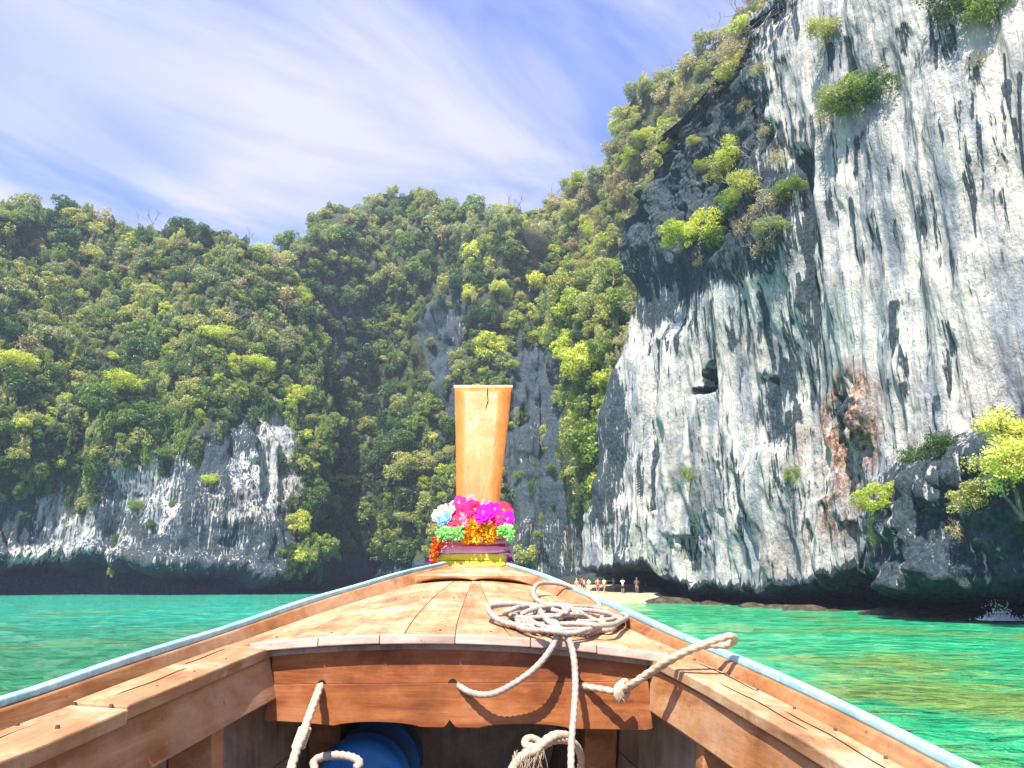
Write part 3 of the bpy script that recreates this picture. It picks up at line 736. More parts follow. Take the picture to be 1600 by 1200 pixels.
# ------------------------------------------------------------------ plant the hills
cand = []          # x,y,z,R,tone,zone,px,py
def spread(S, n, accept, size, tone_f, zone, gap=0.62):
    ob, V, N, PX, PY = S
    nr, nc, _ = V.shape
    area = np.linalg.norm(np.cross(np.gradient(V, axis=1), np.gradient(V, axis=0)), axis=-1)
    dv = np.hypot(V[..., 0], V[..., 1])
    w = (area * ((PX > -160) & (PX < 1760) & (PY > -160) & (PY < 1000)) * (N[..., 1] < 0.55)).ravel()
    w = w / w.sum()
    pick = rng.choice(len(w), size=n, p=w, replace=False)
    out = []
    P3 = V.reshape(-1, 3); PXf, PYf = PX.ravel(), PY.ravel(); Nf = N.reshape(-1, 3)
    kept = np.zeros((0, 4))
    for i in pick:
        x, y = PXf[i], PYf[i]; p = P3[i]
        if p[2] < 5 or not accept(x, y, p): continue
        R = size(x, y)
        if len(kept):
            d = np.linalg.norm(kept[:, :3] - p, axis=1)
            if np.any(d < gap * (kept[:, 3] + R)): continue
        kept = np.vstack([kept, [*p, R]])
        nrm = Nf[i]; c = p + nrm * R * 0.35 + np.array([0, 0, R * 0.25])
        out.append((c[0], c[1], c[2], R, tone_f(x, y, p), zone, x, y))
    return out
def nz2(x, y, s, seed): return float(vnoise(np.array([x / s]), np.array([y / s]), np.array([0.5]), seed)[0])
def tone_mix(w):
    r = rnd.random() * sum(a for _, a in w)
    for t_, a in w:
        r -= a
        if r <= 0: return t_
    return w[0][0]
def acc_A(x, y, p):
    lim = float(rockA(x)) + 34 * nz2(x, y, 38, 3)
    return y < lim or (x > 455 and y < 880 and rnd.random() < 0.75)
def tone_A(x, y, p):
    k = nz2(x, y, 60, 5)
    if y < 430: return tone_mix([('mid', 3), ('dark', 3), ('grey', 3), ('olive', 2 + 2 * max(0, k)), ('bright', .7), ('dry', 1.5)])
    if y < 560: return tone_mix([('olive', 4), ('mid', 3 - k), ('grey', 2.5), ('dark', 1.6), ('bright', 1.2), ('dry', 1)])
    return tone_mix([('mid', 4), ('dark', 4 + 3 * k), ('olive', 2.4), ('bright', 2.2), ('grey', 1)])
TA = spread(SA, 9000, acc_A, lambda x, y: (1.3 + 3.0 * rnd.random() ** 1.6) * (1.0 if y < 650 else .8), tone_A, 'left hill')
def acc_B(x, y, p):
    rk = float(rockB_f(np.array([x]), np.array([y]), np.array([nz2(x, y, 30, 31)]))[0])
    return rnd.random() > rk * 1.12
def tone_B(x, y, p):
    if y < 380: return tone_mix([('mid', 3), ('grey', 3), ('olive', 3), ('dark', 2), ('dry', 1.6), ('bright', .5)])
    if x < 660 and y > 410: return tone_mix([('dark', 5), ('mid', 4), ('olive', 1), ('bright', .5)])  # gully shade put into the leaf colours by favouring dark tones
    if x > 800: return tone_mix([('bright', 3), ('mid', 3), ('olive', 3), ('dark', 1)])
    return tone_mix([('mid', 3), ('dark', 3), ('olive', 3.2), ('grey', 1.5), ('bright', .8)])
TB = spread(SB, 9000, acc_B, lambda x, y: 1.3 + 3.2 * rnd.random() ** 1.6, tone_B, 'middle hill')
def tone_C(x, y, p):
    if y < 330: return tone_mix([('dry', 5), ('olive', 5), ('grey', 1.5), ('mid', .5), ('bright', 1)])
    return tone_mix([('olive', 4), ('dry', 2), ('bright', 2.2), ('mid', 2), ('grey', 1)])
TC = spread(SCs, 5200, lambda x, y, p: y < 640, lambda x, y: rnd.uniform(1.5, 3.1), tone_C, 'wooded slope')
trees = TA + TB + TC
def near_pt(S, px, py):
    ob, V, N, PX, PY = S
    d = (PX - px) ** 2 + (PY - py) ** 2 + (N[..., 1] > 0.3) * 1e6
    i = np.argmin(d); return V.reshape(-1, 3)[i], N.reshape(-1, 3)[i]
def seen(t):
    x, y = float(t[6]), float(t[7])
    if not (-20 < x < 1620 and -30 < y < 930): return False
    z = t[5]
    if z == 'middle hill' and x < np.interp(y, [400, 440, 500, 700, 830, 930], [455, 492, 512, 505, 480, 470]) - 5: return False
    if z != 'left hill' and y > 280 and x > np.interp(y, [280, 340, 470, 530, 580, 660, 750, 835], [1000, 978, 978, 948, 932, 926, 930, 893]) + 4: return False
    if z == 'wooded slope':
        if x > np.interp(y, [0, 110, 205, 280], [1195, 1140, 1060, 1000]) + 4 and y <= 280: return False
        if y > np.interp(x, [600, 735, 770, 800, 830, 880, 940, 1040], [300, 315, 345, 395, 445, 470, 480, 500]) + 15: return False
    return True
def psize(t): return t[3] / math.sqrt(t[0] ** 2 + t[1] ** 2 + t[2] ** 2)
vis = sorted([t for t in trees if seen(t)], key=psize, reverse=True)
own = vis[:285]; ownset = set(id(t) for t in own)
rest = [t for t in trees if id(t) not in ownset]
print('TREES', len(TA), len(TB), len(TC), 'visible', len(vis), 'rest', len(rest))
TW = {'dark': 'dark green', 'mid': 'mid green', 'olive': 'pale olive', 'bright': 'bright yellow-green', 'grey': 'grey-green', 'dry': 'dry brown'}
def band(t):
    y = t[7]; z = t[5]
    if z == 'left hill': return 'along the crest' if y < 400 else 'on the upper flank' if y < 500 else 'halfway down' if y < 610 else 'just above the rock'
    if z == 'middle hill': return 'on the rounded top' if y < 370 else 'on the upper flank' if y < 470 else 'halfway down' if y < 620 else 'on the lower wall'
    return 'along the skyline' if y < 250 else 'on the upper part' if y < 340 else 'on the lower part'
groups = {}
for t in own: groups.setdefault((t[5], t[4], band(t)), []).append(t)
def plant(loc, R, rot, cm, tm, label, group, name='broadleaf_tree', cat='tree', sc=None):
    root = thing(name, loc, label, cat, group)
    s = R / 3.0; root.scale = (s, s, s) if sc is None else sc; root.rotation_euler = rot
    c = bpy.data.objects.new('crown', cm); C.objects.link(c); c.parent = root
    if tm is not None:
        k = bpy.data.objects.new('trunk', tm); C.objects.link(k); k.parent = root
    return root
for (z, tone, b), L in groups.items():
    L.sort(key=lambda t: t[6])
    for k, t in enumerate(L):
        lab = '%s tree %s of the %s' % (TW[tone], b, z.replace('wooded slope', 'slope'))
        if len(L) > 1: lab += ', %s such from the left' % ordinal(k)
        cm, tm = PROTO[tone][rnd.randrange(3)]
        plant(t[:3], t[3], (rnd.uniform(-.25, .25), rnd.uniform(-.2, .2), rnd.uniform(0, 6.28)), cm, tm, lab, 'trees on the %s' % z)

# stuff: the remaining trees, and the undergrowth, as instanced points
def gn_scatter(name, pts, meshes, label):
    col = bpy.data.collections.new(name + '_sources')
    for k, m in enumerate(meshes):
        o = bpy.data.objects.new('%s_source_%03d' % (name, k), m); col.objects.link(o)
    me = bpy.data.meshes.new(name)
    me.from_pydata([tuple(p[:3]) for p in pts], [], [])
    a = me.attributes.new('sc', 'FLOAT_VECTOR', 'POINT'); a.data.foreach_set('vector', np.array([(p[3], p[3], p[3] * (p[6] if len(p) > 6 else 1.0)) for p in pts], np.float32).ravel())
    for nm, ty, vals in (('ix', 'INT', [p[4] for p in pts]),):
        a = me.attributes.new(nm, ty, 'POINT'); a.data.foreach_set('value', vals)
    a = me.attributes.new('rt', 'FLOAT_VECTOR', 'POINT'); a.data.foreach_set('vector', np.array([p[5] for p in pts], np.float32).ravel())
    ob = bpy.data.objects.new(name, me); C.objects.link(ob)
    ng = bpy.data.node_groups.new(name, 'GeometryNodeTree')
    ng.interface.new_socket('Geometry', in_out='INPUT', socket_type='NodeSocketGeometry')
    ng.interface.new_socket('Geometry', in_out='OUTPUT', socket_type='NodeSocketGeometry')
    gi = ng.nodes.new('NodeGroupInput'); go = ng.nodes.new('NodeGroupOutput')
    ip = ng.nodes.new('GeometryNodeInstanceOnPoints'); ci = ng.nodes.new('GeometryNodeCollectionInfo')
    ci.inputs['Collection'].default_value = col; ci.inputs['Separate Children'].default_value = True; ci.inputs['Reset Children'].default_value = True
    ip.inputs['Pick Instance'].default_value = True
    def na(nm, ty):
        n = ng.nodes.new('GeometryNodeInputNamedAttribute'); n.data_type = ty; n.inputs[0].default_value = nm; return n.outputs[0]
    Lk = ng.links.new
    Lk(gi.outputs[0], ip.inputs['Points']); Lk(ci.outputs[0], ip.inputs['Instance'])
    Lk(na('ix', 'INT'), ip.inputs['Instance Index']); Lk(na('sc', 'FLOAT_VECTOR'), ip.inputs['Scale']); Lk(na('rt', 'FLOAT_VECTOR'), ip.inputs['Rotation'])
    Lk(ip.outputs[0], go.inputs[0])
    md = ob.modifiers.new('scatter', 'NODES'); md.node_group = ng
    tag(ob, label, None, None, 'stuff'); return ob
srcs = [PROTO[t_][k][0] for t_ in TONES for k in range(3)]
def rot3(a=.3): return (rnd.uniform(-a, a), rnd.uniform(-a, a), rnd.uniform(0, 6.28))
gn_scatter('hillside_forest', [(t[0], t[1], t[2], t[3] / 3, TONES.index(t[4]) * 3 + rnd.randrange(3), rot3()) for t in rest], srcs,
           'mass of smaller trees filling the gaps on the three wooded hills')
# undergrowth clumps
def under(S, n, accept, tones, rmin, rmax):
    ob, V, N, PX, PY = S
    area = np.linalg.norm(np.cross(np.gradient(V, axis=1), np.gradient(V, axis=0)), axis=-1)
    w = (area * ((PX > -100) & (PX < 1700) & (PY > -100) & (PY < 930)) * (N[..., 1] < 0.6)).ravel(); w /= w.sum()
    pick = rng.choice(len(w), size=n, p=w, replace=False); out = []
    for i in pick:
        p = V.reshape(-1, 3)[i]; x, y = PX.ravel()[i], PY.ravel()[i]
        if p[2] < 4 or not accept(x, y, p): continue
        R = rnd.uniform(rmin, rmax); dr = rnd.choice([1, 1, 1, 2.2, 3.2]); c = p + N.reshape(-1, 3)[i] * R * .2
        out.append((*c, R / 3.0, TONES.index(tone_mix(tones)) * 3 + rnd.randrange(3), rot3(.15 if dr > 1.3 else .8), dr))
    return out
U = under(SA, 6500, lambda x, y, p: y < float(rockA(x)) + 25 + 60 * nz2(x, y, 25, 8) or (x > 450 and rnd.random() < .5) or rnd.random() < .02, [('dark', 5), ('mid', 4), ('olive', 1.5), ('grey', 1)], .7, 1.7)
U += under(SB, 6000, lambda x, y, p: acc_B(x, y, p) or rnd.random() < .10, [('dark', 5), ('mid', 3.5), ('olive', 1.6), ('grey', 1)], .7, 1.7)
U += under(SCs, 3800, lambda x, y, p: True, [('dry', 3), ('olive', 3), ('mid', 1.5), ('grey', 1.5)], .6, 1.5)
gn_scatter('undergrowth', U, srcs, 'low scrub and creepers covering the slopes between the trees')

# ------------------------------------------------------------------ ledge plants on the great cliff and bushes on bare rock
def ledge(S, px, py, R, tone, label, group, fine=True, twigs=0, flat=1.0, name='cliff_shrub', cat='shrub', out=0.3, trunk=True):
    p, n = near_pt(S, px, py)
    c = p + n * R * out + np.array([0, 0, R * .05])
    cm, tm = (FINE if fine else PROTO)[tone][rnd.randrange(2)]
    r = plant(tuple(c), R, (rnd.uniform(-.2, .2), rnd.uniform(-.2, .2), rnd.uniform(0, 6.28)), cm, tm if trunk else None, label, group, name, cat, (R / 3 * rnd.uniform(.9, 1.35), R / 3 * rnd.uniform(.8, 1.1), R / 3 * flat * rnd.uniform(.75, 1.05)))
    for k in range(twigs):
        b = bpy.data.objects.new('branches', TWIG[rnd.randrange(4)]); C.objects.link(b); b.parent = r
        b.location = (rnd.uniform(-2, 2), rnd.uniform(-2, 2), -1.0); b.rotation_euler = (rnd.uniform(-.6, .6), rnd.uniform(-.6, .6), rnd.uniform(0, 6))
    return r
GD = 'plants on the ledges of the great cliff'
LD = [
 (1165, 75, 2.6, 'dry', 'dry brown scrub at the very top of the dark shoulder', .9),
 (1150, 110, 2.4, 'olive', 'olive scrub high on the dark shoulder beside the slope', .9),
 (1120, 135, 2.2, 'dry', 'dry scrub on the rim of the dark shoulder', .9),
 (1190, 110, 1.6, 'dry', 'small russet tuft high in the dark shoulder', .9),
 (1090, 175, 2.2, 'olive', 'olive scrub on the rim halfway up the dark shoulder', .9),
 (1165, 170, 1.5, 'dry', 'small russet tuft in the middle of the dark shoulder', .9),
 (1050, 235, 2.0, 'olive', 'olive scrub on the lower rim of the dark shoulder', .9),
 (1085, 225, 1.3, 'olive', 'small olive tuft inside the lower rim of the shoulder', .9),
 (1020, 300, 1.5, 'grey', 'grey-green tuft at the left corner of the dark shoulder', .9),
 (1205, 200, 1.7, 'dry', 'dry twiggy scrub where shoulder and pale face meet', .9),
 (1075, 372, 2.9, 'bright', 'bright yellow-green rounded bush on the lower left ledge of the great cliff', 1.0),
 (1105, 362, 2.7, 'bright', 'bright green bush joined to the right of the rounded ledge bush', 1.0),
 (1128, 380, 2.2, 'mid', 'mid green bush behind the right end of the rounded ledge bush', 1.0),
 (1150, 245, 2.9, 'bright', 'pale yellow-green tree standing in the upper middle of the ledge hollow', 1.0),
 (1130, 275, 2.2, 'olive', 'olive shrub just below the pale tree in the ledge hollow', 1.0),
 (1175, 300, 2.3, 'olive', 'thin olive shrub in the centre of the ledge hollow', 1.0),
 (1232, 300, 1.6, 'mid', 'small mid green bush at the right edge of the ledge hollow', 1.0),
 (1200, 325, 2.2, 'dry', 'dry brown shrub under the small green bush of the hollow', .9),
 (1175, 355, 2.4, 'dry', 'dry brown shrub at the foot of the ledge hollow', .9),
 (1210, 360, 2.0, 'grey', 'grey-green scrub on the lower right of the ledge hollow', .9),
 (1225, 250, 2.2, 'dry', 'dry twiggy shrub on the upper right of the ledge hollow', .9),
 (1150, 320, 2.2, 'mid', 'green scrub in the lower middle of the ledge hollow', .9),
 (1105, 265, 1.8, 'olive', 'olive scrub on the upper left of the ledge hollow', .9),
 (1350, 150, 2.7, 'mid', 'dark green bush hanging from the high ledge of the pale face', 1.0),
 (1380, 140, 2.2, 'dark', 'dark bush at the right end of the high ledge', 1.0),
 (1320, 165, 2.2, 'grey', 'grey-green bush at the left end of the high ledge', 1.0),
 (1290, 185, 1.7, 'dry', 'brown tuft below the left end of the high ledge', 1.0),
 (1297, 50, 1.8, 'olive', 'olive shrub high up near the top left of the pale face', 1.0),
 (1415, 10, 2.3, 'mid', 'green shrub at the top edge of the picture over the pale face', 1.0),
 (1500, 10, 2.3, 'dark', 'dark shrub at the top edge of the picture right of centre of the face', 1.0),
 (1560, 15, 2.2, 'mid', 'green shrub at the top right corner of the cliff', 1.0),
 (1530, 100, 1.0, 'dry', 'small brown tuft below the top right corner shrubs', 1.0),
 (1080, 745, 0.9, 'mid', 'small grassy tuft hanging on the white wall above the beach', 1.7),
 (1238, 745, 0.8, 'mid', 'narrow green creeper in the crack left of the orange rock', 2.0),
 (1380, 790, 1.6, 'bright', 'yellow-green bush hanging at the left of the dark outcrop', 1.1),
 (1382, 830, 1.1, 'olive', 'trailing olive bush below the yellow-green one beside the outcrop', 1.8),
 (940, 520, 1.9, 'dry', 'dry russet scrub on the left edge of the great cliff', 1.0),
 (958, 470, 2.0, 'dry', 'brown scrub higher on the left edge of the great cliff', 1.0),
 (985, 450, 1.7, 'dry', 'russet tuft above the green-stained rock at the left edge', 1.0),
 (1100, 410, 1.4, 'dry', 'russet tuft under the rounded ledge bush', 1.0),
 (1195, 385, 1.6, 'dry', 'russet tuft under the dry shrubs of the hollow', 1.0),
 (1430, 720, 1.2, 'dark', 'dark bush on the top of the outcrop beside the big tree', .9),
 (1470, 710, 1.5, 'dark', 'second dark bush on the outcrop against the big tree trunk', .9),
 (1525, 790, 1.2, 'olive', 'straw-coloured scrub in front of the outcrop below the big tree', 1.3),
 (1500, 840, 0.9, 'dry', 'dry grass tuft low on the outcrop', 1.4),
]
for (px, py, R, tone, lab, fl) in LD:
    ledge(SD, px, py, R * (.72 if tone == 'dry' else .88), tone, lab, GD, True, 4 if tone in ('dry', 'grey') else 1, fl)
# bare trees in the hollow and against the sky
for k, (S, px, py, H, lab) in enumerate([
  (SD, 1110, 240, 6.0, 'pale leafless tree at the left of the ledge hollow'), (SD, 1205, 280, 7.0, 'pale leafless tree right of centre in the ledge hollow'),
  (SD, 1185, 270, 5.5, 'thin leafless tree in the centre of the ledge hollow'), (SD, 1140, 120, 5.0, 'leafless tree on the dark rock high on the great cliff'),
  (SD, 1425, 720, 3.4, 'small leafless tree spreading in front of the white wall beside the outcrop'),
  (SA, 235, 352, 9.5, 'dead tree standing on the crest of the left hill'), (SA, 218, 355, 8.0, 'dead tree just left of the tallest one on the left crest'),
  (SA, 400, 380, 8.0, 'dead tree near the right end of the left crest'), (SA, 300, 440, 9, 'leafless tree on the upper flank of the left hill'),
  (SA, 350, 520, 10, 'tall pale leafless tree halfway down the left hill'), (SA, 250, 545, 9, 'leafless tree with spreading limbs halfway down the left hill'),
  (SA, 8, 760, 10, 'pale leafless tree hanging at the left edge of the picture'), (SA, 60, 700, 9, 'leaning bare tree above the rock at the far left'),
  (SB, 800, 310, 9, 'dead tree right of the rounded top of the middle hill'), (SB, 560, 420, 9, 'white leaning bare trunk on the left of the middle hill'),
  (SCs, 790, 318, 10, 'leftmost dead tree on the slope skyline'), (SCs, 820, 316, 9, 'second dead tree on the slope skyline'), (SCs, 845, 312, 10, 'third dead tree on the slope skyline'),
  (SCs, 1150, 40, 9, 'leafless tree at the top of the slope beside the great cliff'), (SCs, 1125, 60, 8, 'leafless tree just below the top of the slope'),
  (SCs, 1080, 90, 8, 'leafless tree on the slope skyline in mid height'), (SCs, 1040, 110, 7, 'leafless tree on the slope skyline lower down'), (SCs, 905, 270, 8, 'leafless tree where the slope skyline bends'),
  (SCs, 960, 210, 8, 'leafless tree on the steep part of the slope skyline')]):
    p, n = near_pt(S, px, py)
    r = thing('bare_tree', tuple(p - n * .3), lab, 'tree', 'leafless trees on the cliffs')
    b = bpy.data.objects.new('branches', TWIG[k % 4]); C.objects.link(b); b.parent = r
    r.scale = (H / 5,) * 3; r.rotation_euler = (rnd.uniform(-.3, .3), rnd.uniform(-.3, .3), rnd.uniform(0, 6))
# bushes on bare rock
for (S, px, py, R, tone, lab) in [
  (SA, 335, 755, 2.4, 'bright', 'lone yellow-green bush on the bare rock of the left hill'), (SA, 215, 798, 2.2, 'mid', 'small green bush low on the bare rock of the left hill'),
  (SA, 270, 715, 2.6, 'mid', 'green bush at the upper rim of the bare rock of the left hill'), (SA, 330, 540, 5.0, 'bright', 'large bright flat-topped tree in the middle of the left hill'),
  (SA, 400, 590, 4.2, 'bright', 'bright spreading tree right of centre on the left hill'), (SA, 450, 625, 3.8, 'bright', 'bright tree at the right rim of the left hill'),
  (SA, 490, 460, 4.2, 'bright', 'bright yellow-green tree on the upper right shoulder of the left hill'), (SA, 215, 620, 4.6, 'bright', 'bright green tree left of centre above the rock of the left hill'),
  (SA, 20, 585, 4.4, 'bright', 'bright tree at the left edge of the picture'), (SA, 410, 392, 3.6, 'bright', 'yellow-topped tree near the right end of the left crest'),
  (SB, 645, 730, 5.5, 'olive', 'big round olive tree low on the middle hill left of the prow'), (SB, 645, 800, 4.5, 'olive', 'straw-green tree below the big round olive tree'),
  (SB, 545, 855, 3.6, 'mid', 'green tree near the water in the cleft'), (SB, 520, 760, 4.2, 'bright', 'bright tree hanging in the cleft between the hills'),
  (SB, 885, 628, 2.8, 'bright', 'bright yellow-green bush on the dark wall right of the prow'), (SB, 803, 667, 1.7, 'bright', 'small bright bush close to the right side of the prow'),
  (SB, 800, 575, 2.6, 'bright', 'bright bush just above the prow at its right corner'), (SB, 762, 585, 2.4, 'bright', 'bright bush directly above the prow'),
  (SB, 835, 535, 4.0, 'bright', 'broad bright tree above and right of the prow'), (SB, 875, 495, 5.0, 'mid', 'broad green tree between the middle hill and the great cliff'),
  (SB, 905, 735, 3.2, 'olive', 'straw-green bush against the left edge of the great cliff'), (SB, 862, 735, 1.8, 'mid', 'small green bush on the dark wall beside the straw-green one'),
  (SB, 812, 745, 1.6, 'mid', 'small dark green bush low on the wall right of the prow'), (SB, 905, 560, 3.6, 'bright', 'bright bush left of the green-stained edge of the great cliff'),
  (SCs, 945, 370, 4.0, 'bright', 'pale yellow tree beside the dark rock edge of the great cliff'), (SCs, 1010, 225, 3.0, 'bright', 'yellow tree on the slope beside the upper dark rock'),
  (SCs, 1000, 250, 2.8, 'bright', 'yellow tree below its twin on the slope beside the upper dark rock'), (SCs, 930, 420, 4.0, 'olive', 'olive tree beside the foot of the dark rock edge')]:
    ledge(S, px, py, R, tone, lab, 'bushes standing out on the rock walls', R > 0, 0, .8, name='cliff_bush', cat='bush', out=.6)

# big tree on the outcrop at the right edge
def big_tree():
    p, n = near_pt(SD, 1585, 800)
    d = math.hypot(p[0], p[1]) - 2.0
    loc = P(1597, 812, d * math.cos(math.radians(32.5)))
    root = thing('outcrop_tree', tuple(loc), 'large yellow-green tree on the outcrop at the right edge of the picture', 'tree')
    V, F = [], []
    g = random.Random(5); tips = []
    def grow(p, dv, L, r, lv):
        m = p + dv * L * .5 + np.array([g.gauss(0, .1), g.gauss(0, .1), g.gauss(0, .05)]) * L
        e = m + unit(dv + np.array([g.gauss(0, .3), g.gauss(0, .3), .15])) * L * .5
        tube([p, m, e], [r, r * .8, r * .6], 6, V, F, False)
        if lv >= 3: tips.append(e); return
        for k in range(3):
            grow(m + (e - m) * g.random(), unit(dv + np.array([g.gauss(0, .9), g.gauss(0, .9), g.uniform(-.3, .5)])), L * g.uniform(.6, .8), r * .6, lv + 1)
        tips.append(e)
    grow(np.zeros(3), np.array([-.1, -.2, 1.0]), 2.4, .13, 0); grow(np.zeros(3), unit(np.array([-.6, -.3, .8])), 2.0, .1, 1); grow(np.zeros(3), unit(np.array([.7, -.2, .6])), 2.2, .1, 1)
    link('trunk', np.array(V) + np.array(loc), F, M_bark, root)
    gg = np.random.default_rng(8); ps, sh = [], []
    for t_ in tips:
        n_ = 150; r = gg.uniform(.45, .8); d3 = unit(gg.normal(size=(n_, 3)))
        ps.append(t_ + d3 * r * gg.uniform(.3, 1.05, (n_, 1)) * np.array([1.2, 1.2, .7])); sh.append(np.full(n_, gg.uniform(0, .7)) + gg.uniform(0, .3, n_))
    p = np.concatenate(ps); sh = np.concatenate(sh); nn = unit(gg.normal(size=p.shape) + np.array([0, 0, .5]))
    a = unit(np.cross(nn, gg.normal(size=nn.shape))); b = np.cross(nn, a); L = .085 * gg.uniform(.6, 1.4, (len(p), 1))
    VV = np.stack([p - a * L, p + b * L * .5, p + a * L, p - b * L * .5], 1).reshape(-1, 3)
    me = fastmesh('crown', VV, np.arange(len(VV)).reshape(-1, 4)); at = me.attributes.new('shade', 'FLOAT', 'POINT'); at.data.foreach_set('value', np.repeat(sh, 4).astype(np.float32))
    me.materials.append(leaf_mat('leaves_blossoming', (0.26, 0.29, 0.06), (0.46, 0.46, 0.13), (0.66, 0.64, 0.34))); o = bpy.data.objects.new('crown', me); C.objects.link(o); o.parent = root
big_tree()

# ------------------------------------------------------------------ haze in the air
hz = bmesh.new(); bmesh.ops.create_cube(hz, size=1.0)
me = bpy.data.meshes.new('haze'); hz.to_mesh(me); hz.free()
haze = bpy.data.objects.new('haze', me); C.objects.link(haze)
haze.scale = (1300, 1300, 200); haze.location = (0, 200, 96.0)
tag(haze, kind='stuff')
t = NT('haze_air')
vol = t.n('ShaderNodeVolumePrincipled', {'Color': rgb(0.66, 0.76, 1.0), 'Density': 0.00048, 'Anisotropy': 0.2})
t.t.links.new(vol.outputs[0], t.out.inputs[1]); me.materials.append(t.m)

# ------------------------------------------------------------------ the boat
S_ = 1.25
BO = np.array([-0.15, 1.5, 1.0])
boat = thing('longtail_boat', tuple(BO), 'weathered wooden longtail boat with blue-edged rails and tall prow seen from inside', 'boat')
YL = [-5.2, -4.2, -2.5, 0.0, 1.2, 1.45, 1.85, 2.4, 3.1, 3.42]
XLv = [-.22, -.50, -.76, -.80, -.776, -.758, -.72, -.605, -.415, -.315]
ZLv = [.02, -.08, -.18, -.20, -.162, -.14, -.104, -.031, .060, .098]
YR = [-5.2, -4.2, -2.5, 0.0, 1.05, 1.22, 1.4, 1.75, 2.0, 2.5, 3.1, 3.42]
XRv = [.05, .34, .58, .64, .613, .586, .566, .50, .43, .292, .105, -.010]
ZRv = [-.02, -.12, -.22, -.26, -.23, -.207, -.189, -.149, -.115, -.040, .050, .093]
def RL(Y): return np.array([float(spline(YL, XLv, Y)) * S_, Y * S_, CAM_H + float(spline(YL, ZLv, Y)) * S_])
def RRr(Y): return np.array([float(spline(YR, XRv, Y)) * S_, Y * S_, CAM_H + float(spline(YR, ZRv, Y)) * S_])
def ins(Y): return float(np.interp(Y, [1.2, 1.85, 3.2], [.040, .044, .072])) * S_
def wid(Y): return float(np.interp(Y, [-5.2, 0.9, 1.3, 1.85, 2.4, 3.42], [.13, .13, .135, .15, .14, .08])) * S_
def sweep(secs, closed=True, cap=True):
    V, F = [], []; n = len(secs[0])
    for s in secs: V += [np.array(p, float) for p in s]
    for i in range(len(secs) - 1):
        for k in range(n if closed else n - 1):
            k2 = (k + 1) % n
            F.append([i * n + k, i * n + k2, (i + 1) * n + k2, (i + 1) * n + k])
    if cap and closed: F.append(list(range(n))[::-1]); F.append([(len(secs) - 1) * n + k for k in range(n)])
    return V, F
def bevel(o, w=0.004, seg=2):
    m = o.modifiers.new('bevel', 'BEVEL'); m.width = w; m.segments = seg; m.limit_method = 'ANGLE'; m.angle_limit = math.radians(35)
    w2 = o.modifiers.new('wn', 'WEIGHTED_NORMAL') if False else None
    return o
def part(name, VF, mat, parent=boat, bw=0.004, smooth=False):
    o = link(name, VF[0], VF[1], mat, parent, smooth)
    bm = bmesh.new(); bm.from_mesh(o.data); bmesh.ops.recalc_face_normals(bm, faces=bm.faces); bm.to_mesh(o.data); bm.free()
    if bw: bevel(o, bw)
    return o
ST = list(np.linspace(-5.2, 0.5, 24)) + list(np.linspace(0.6, 3.42, 44))
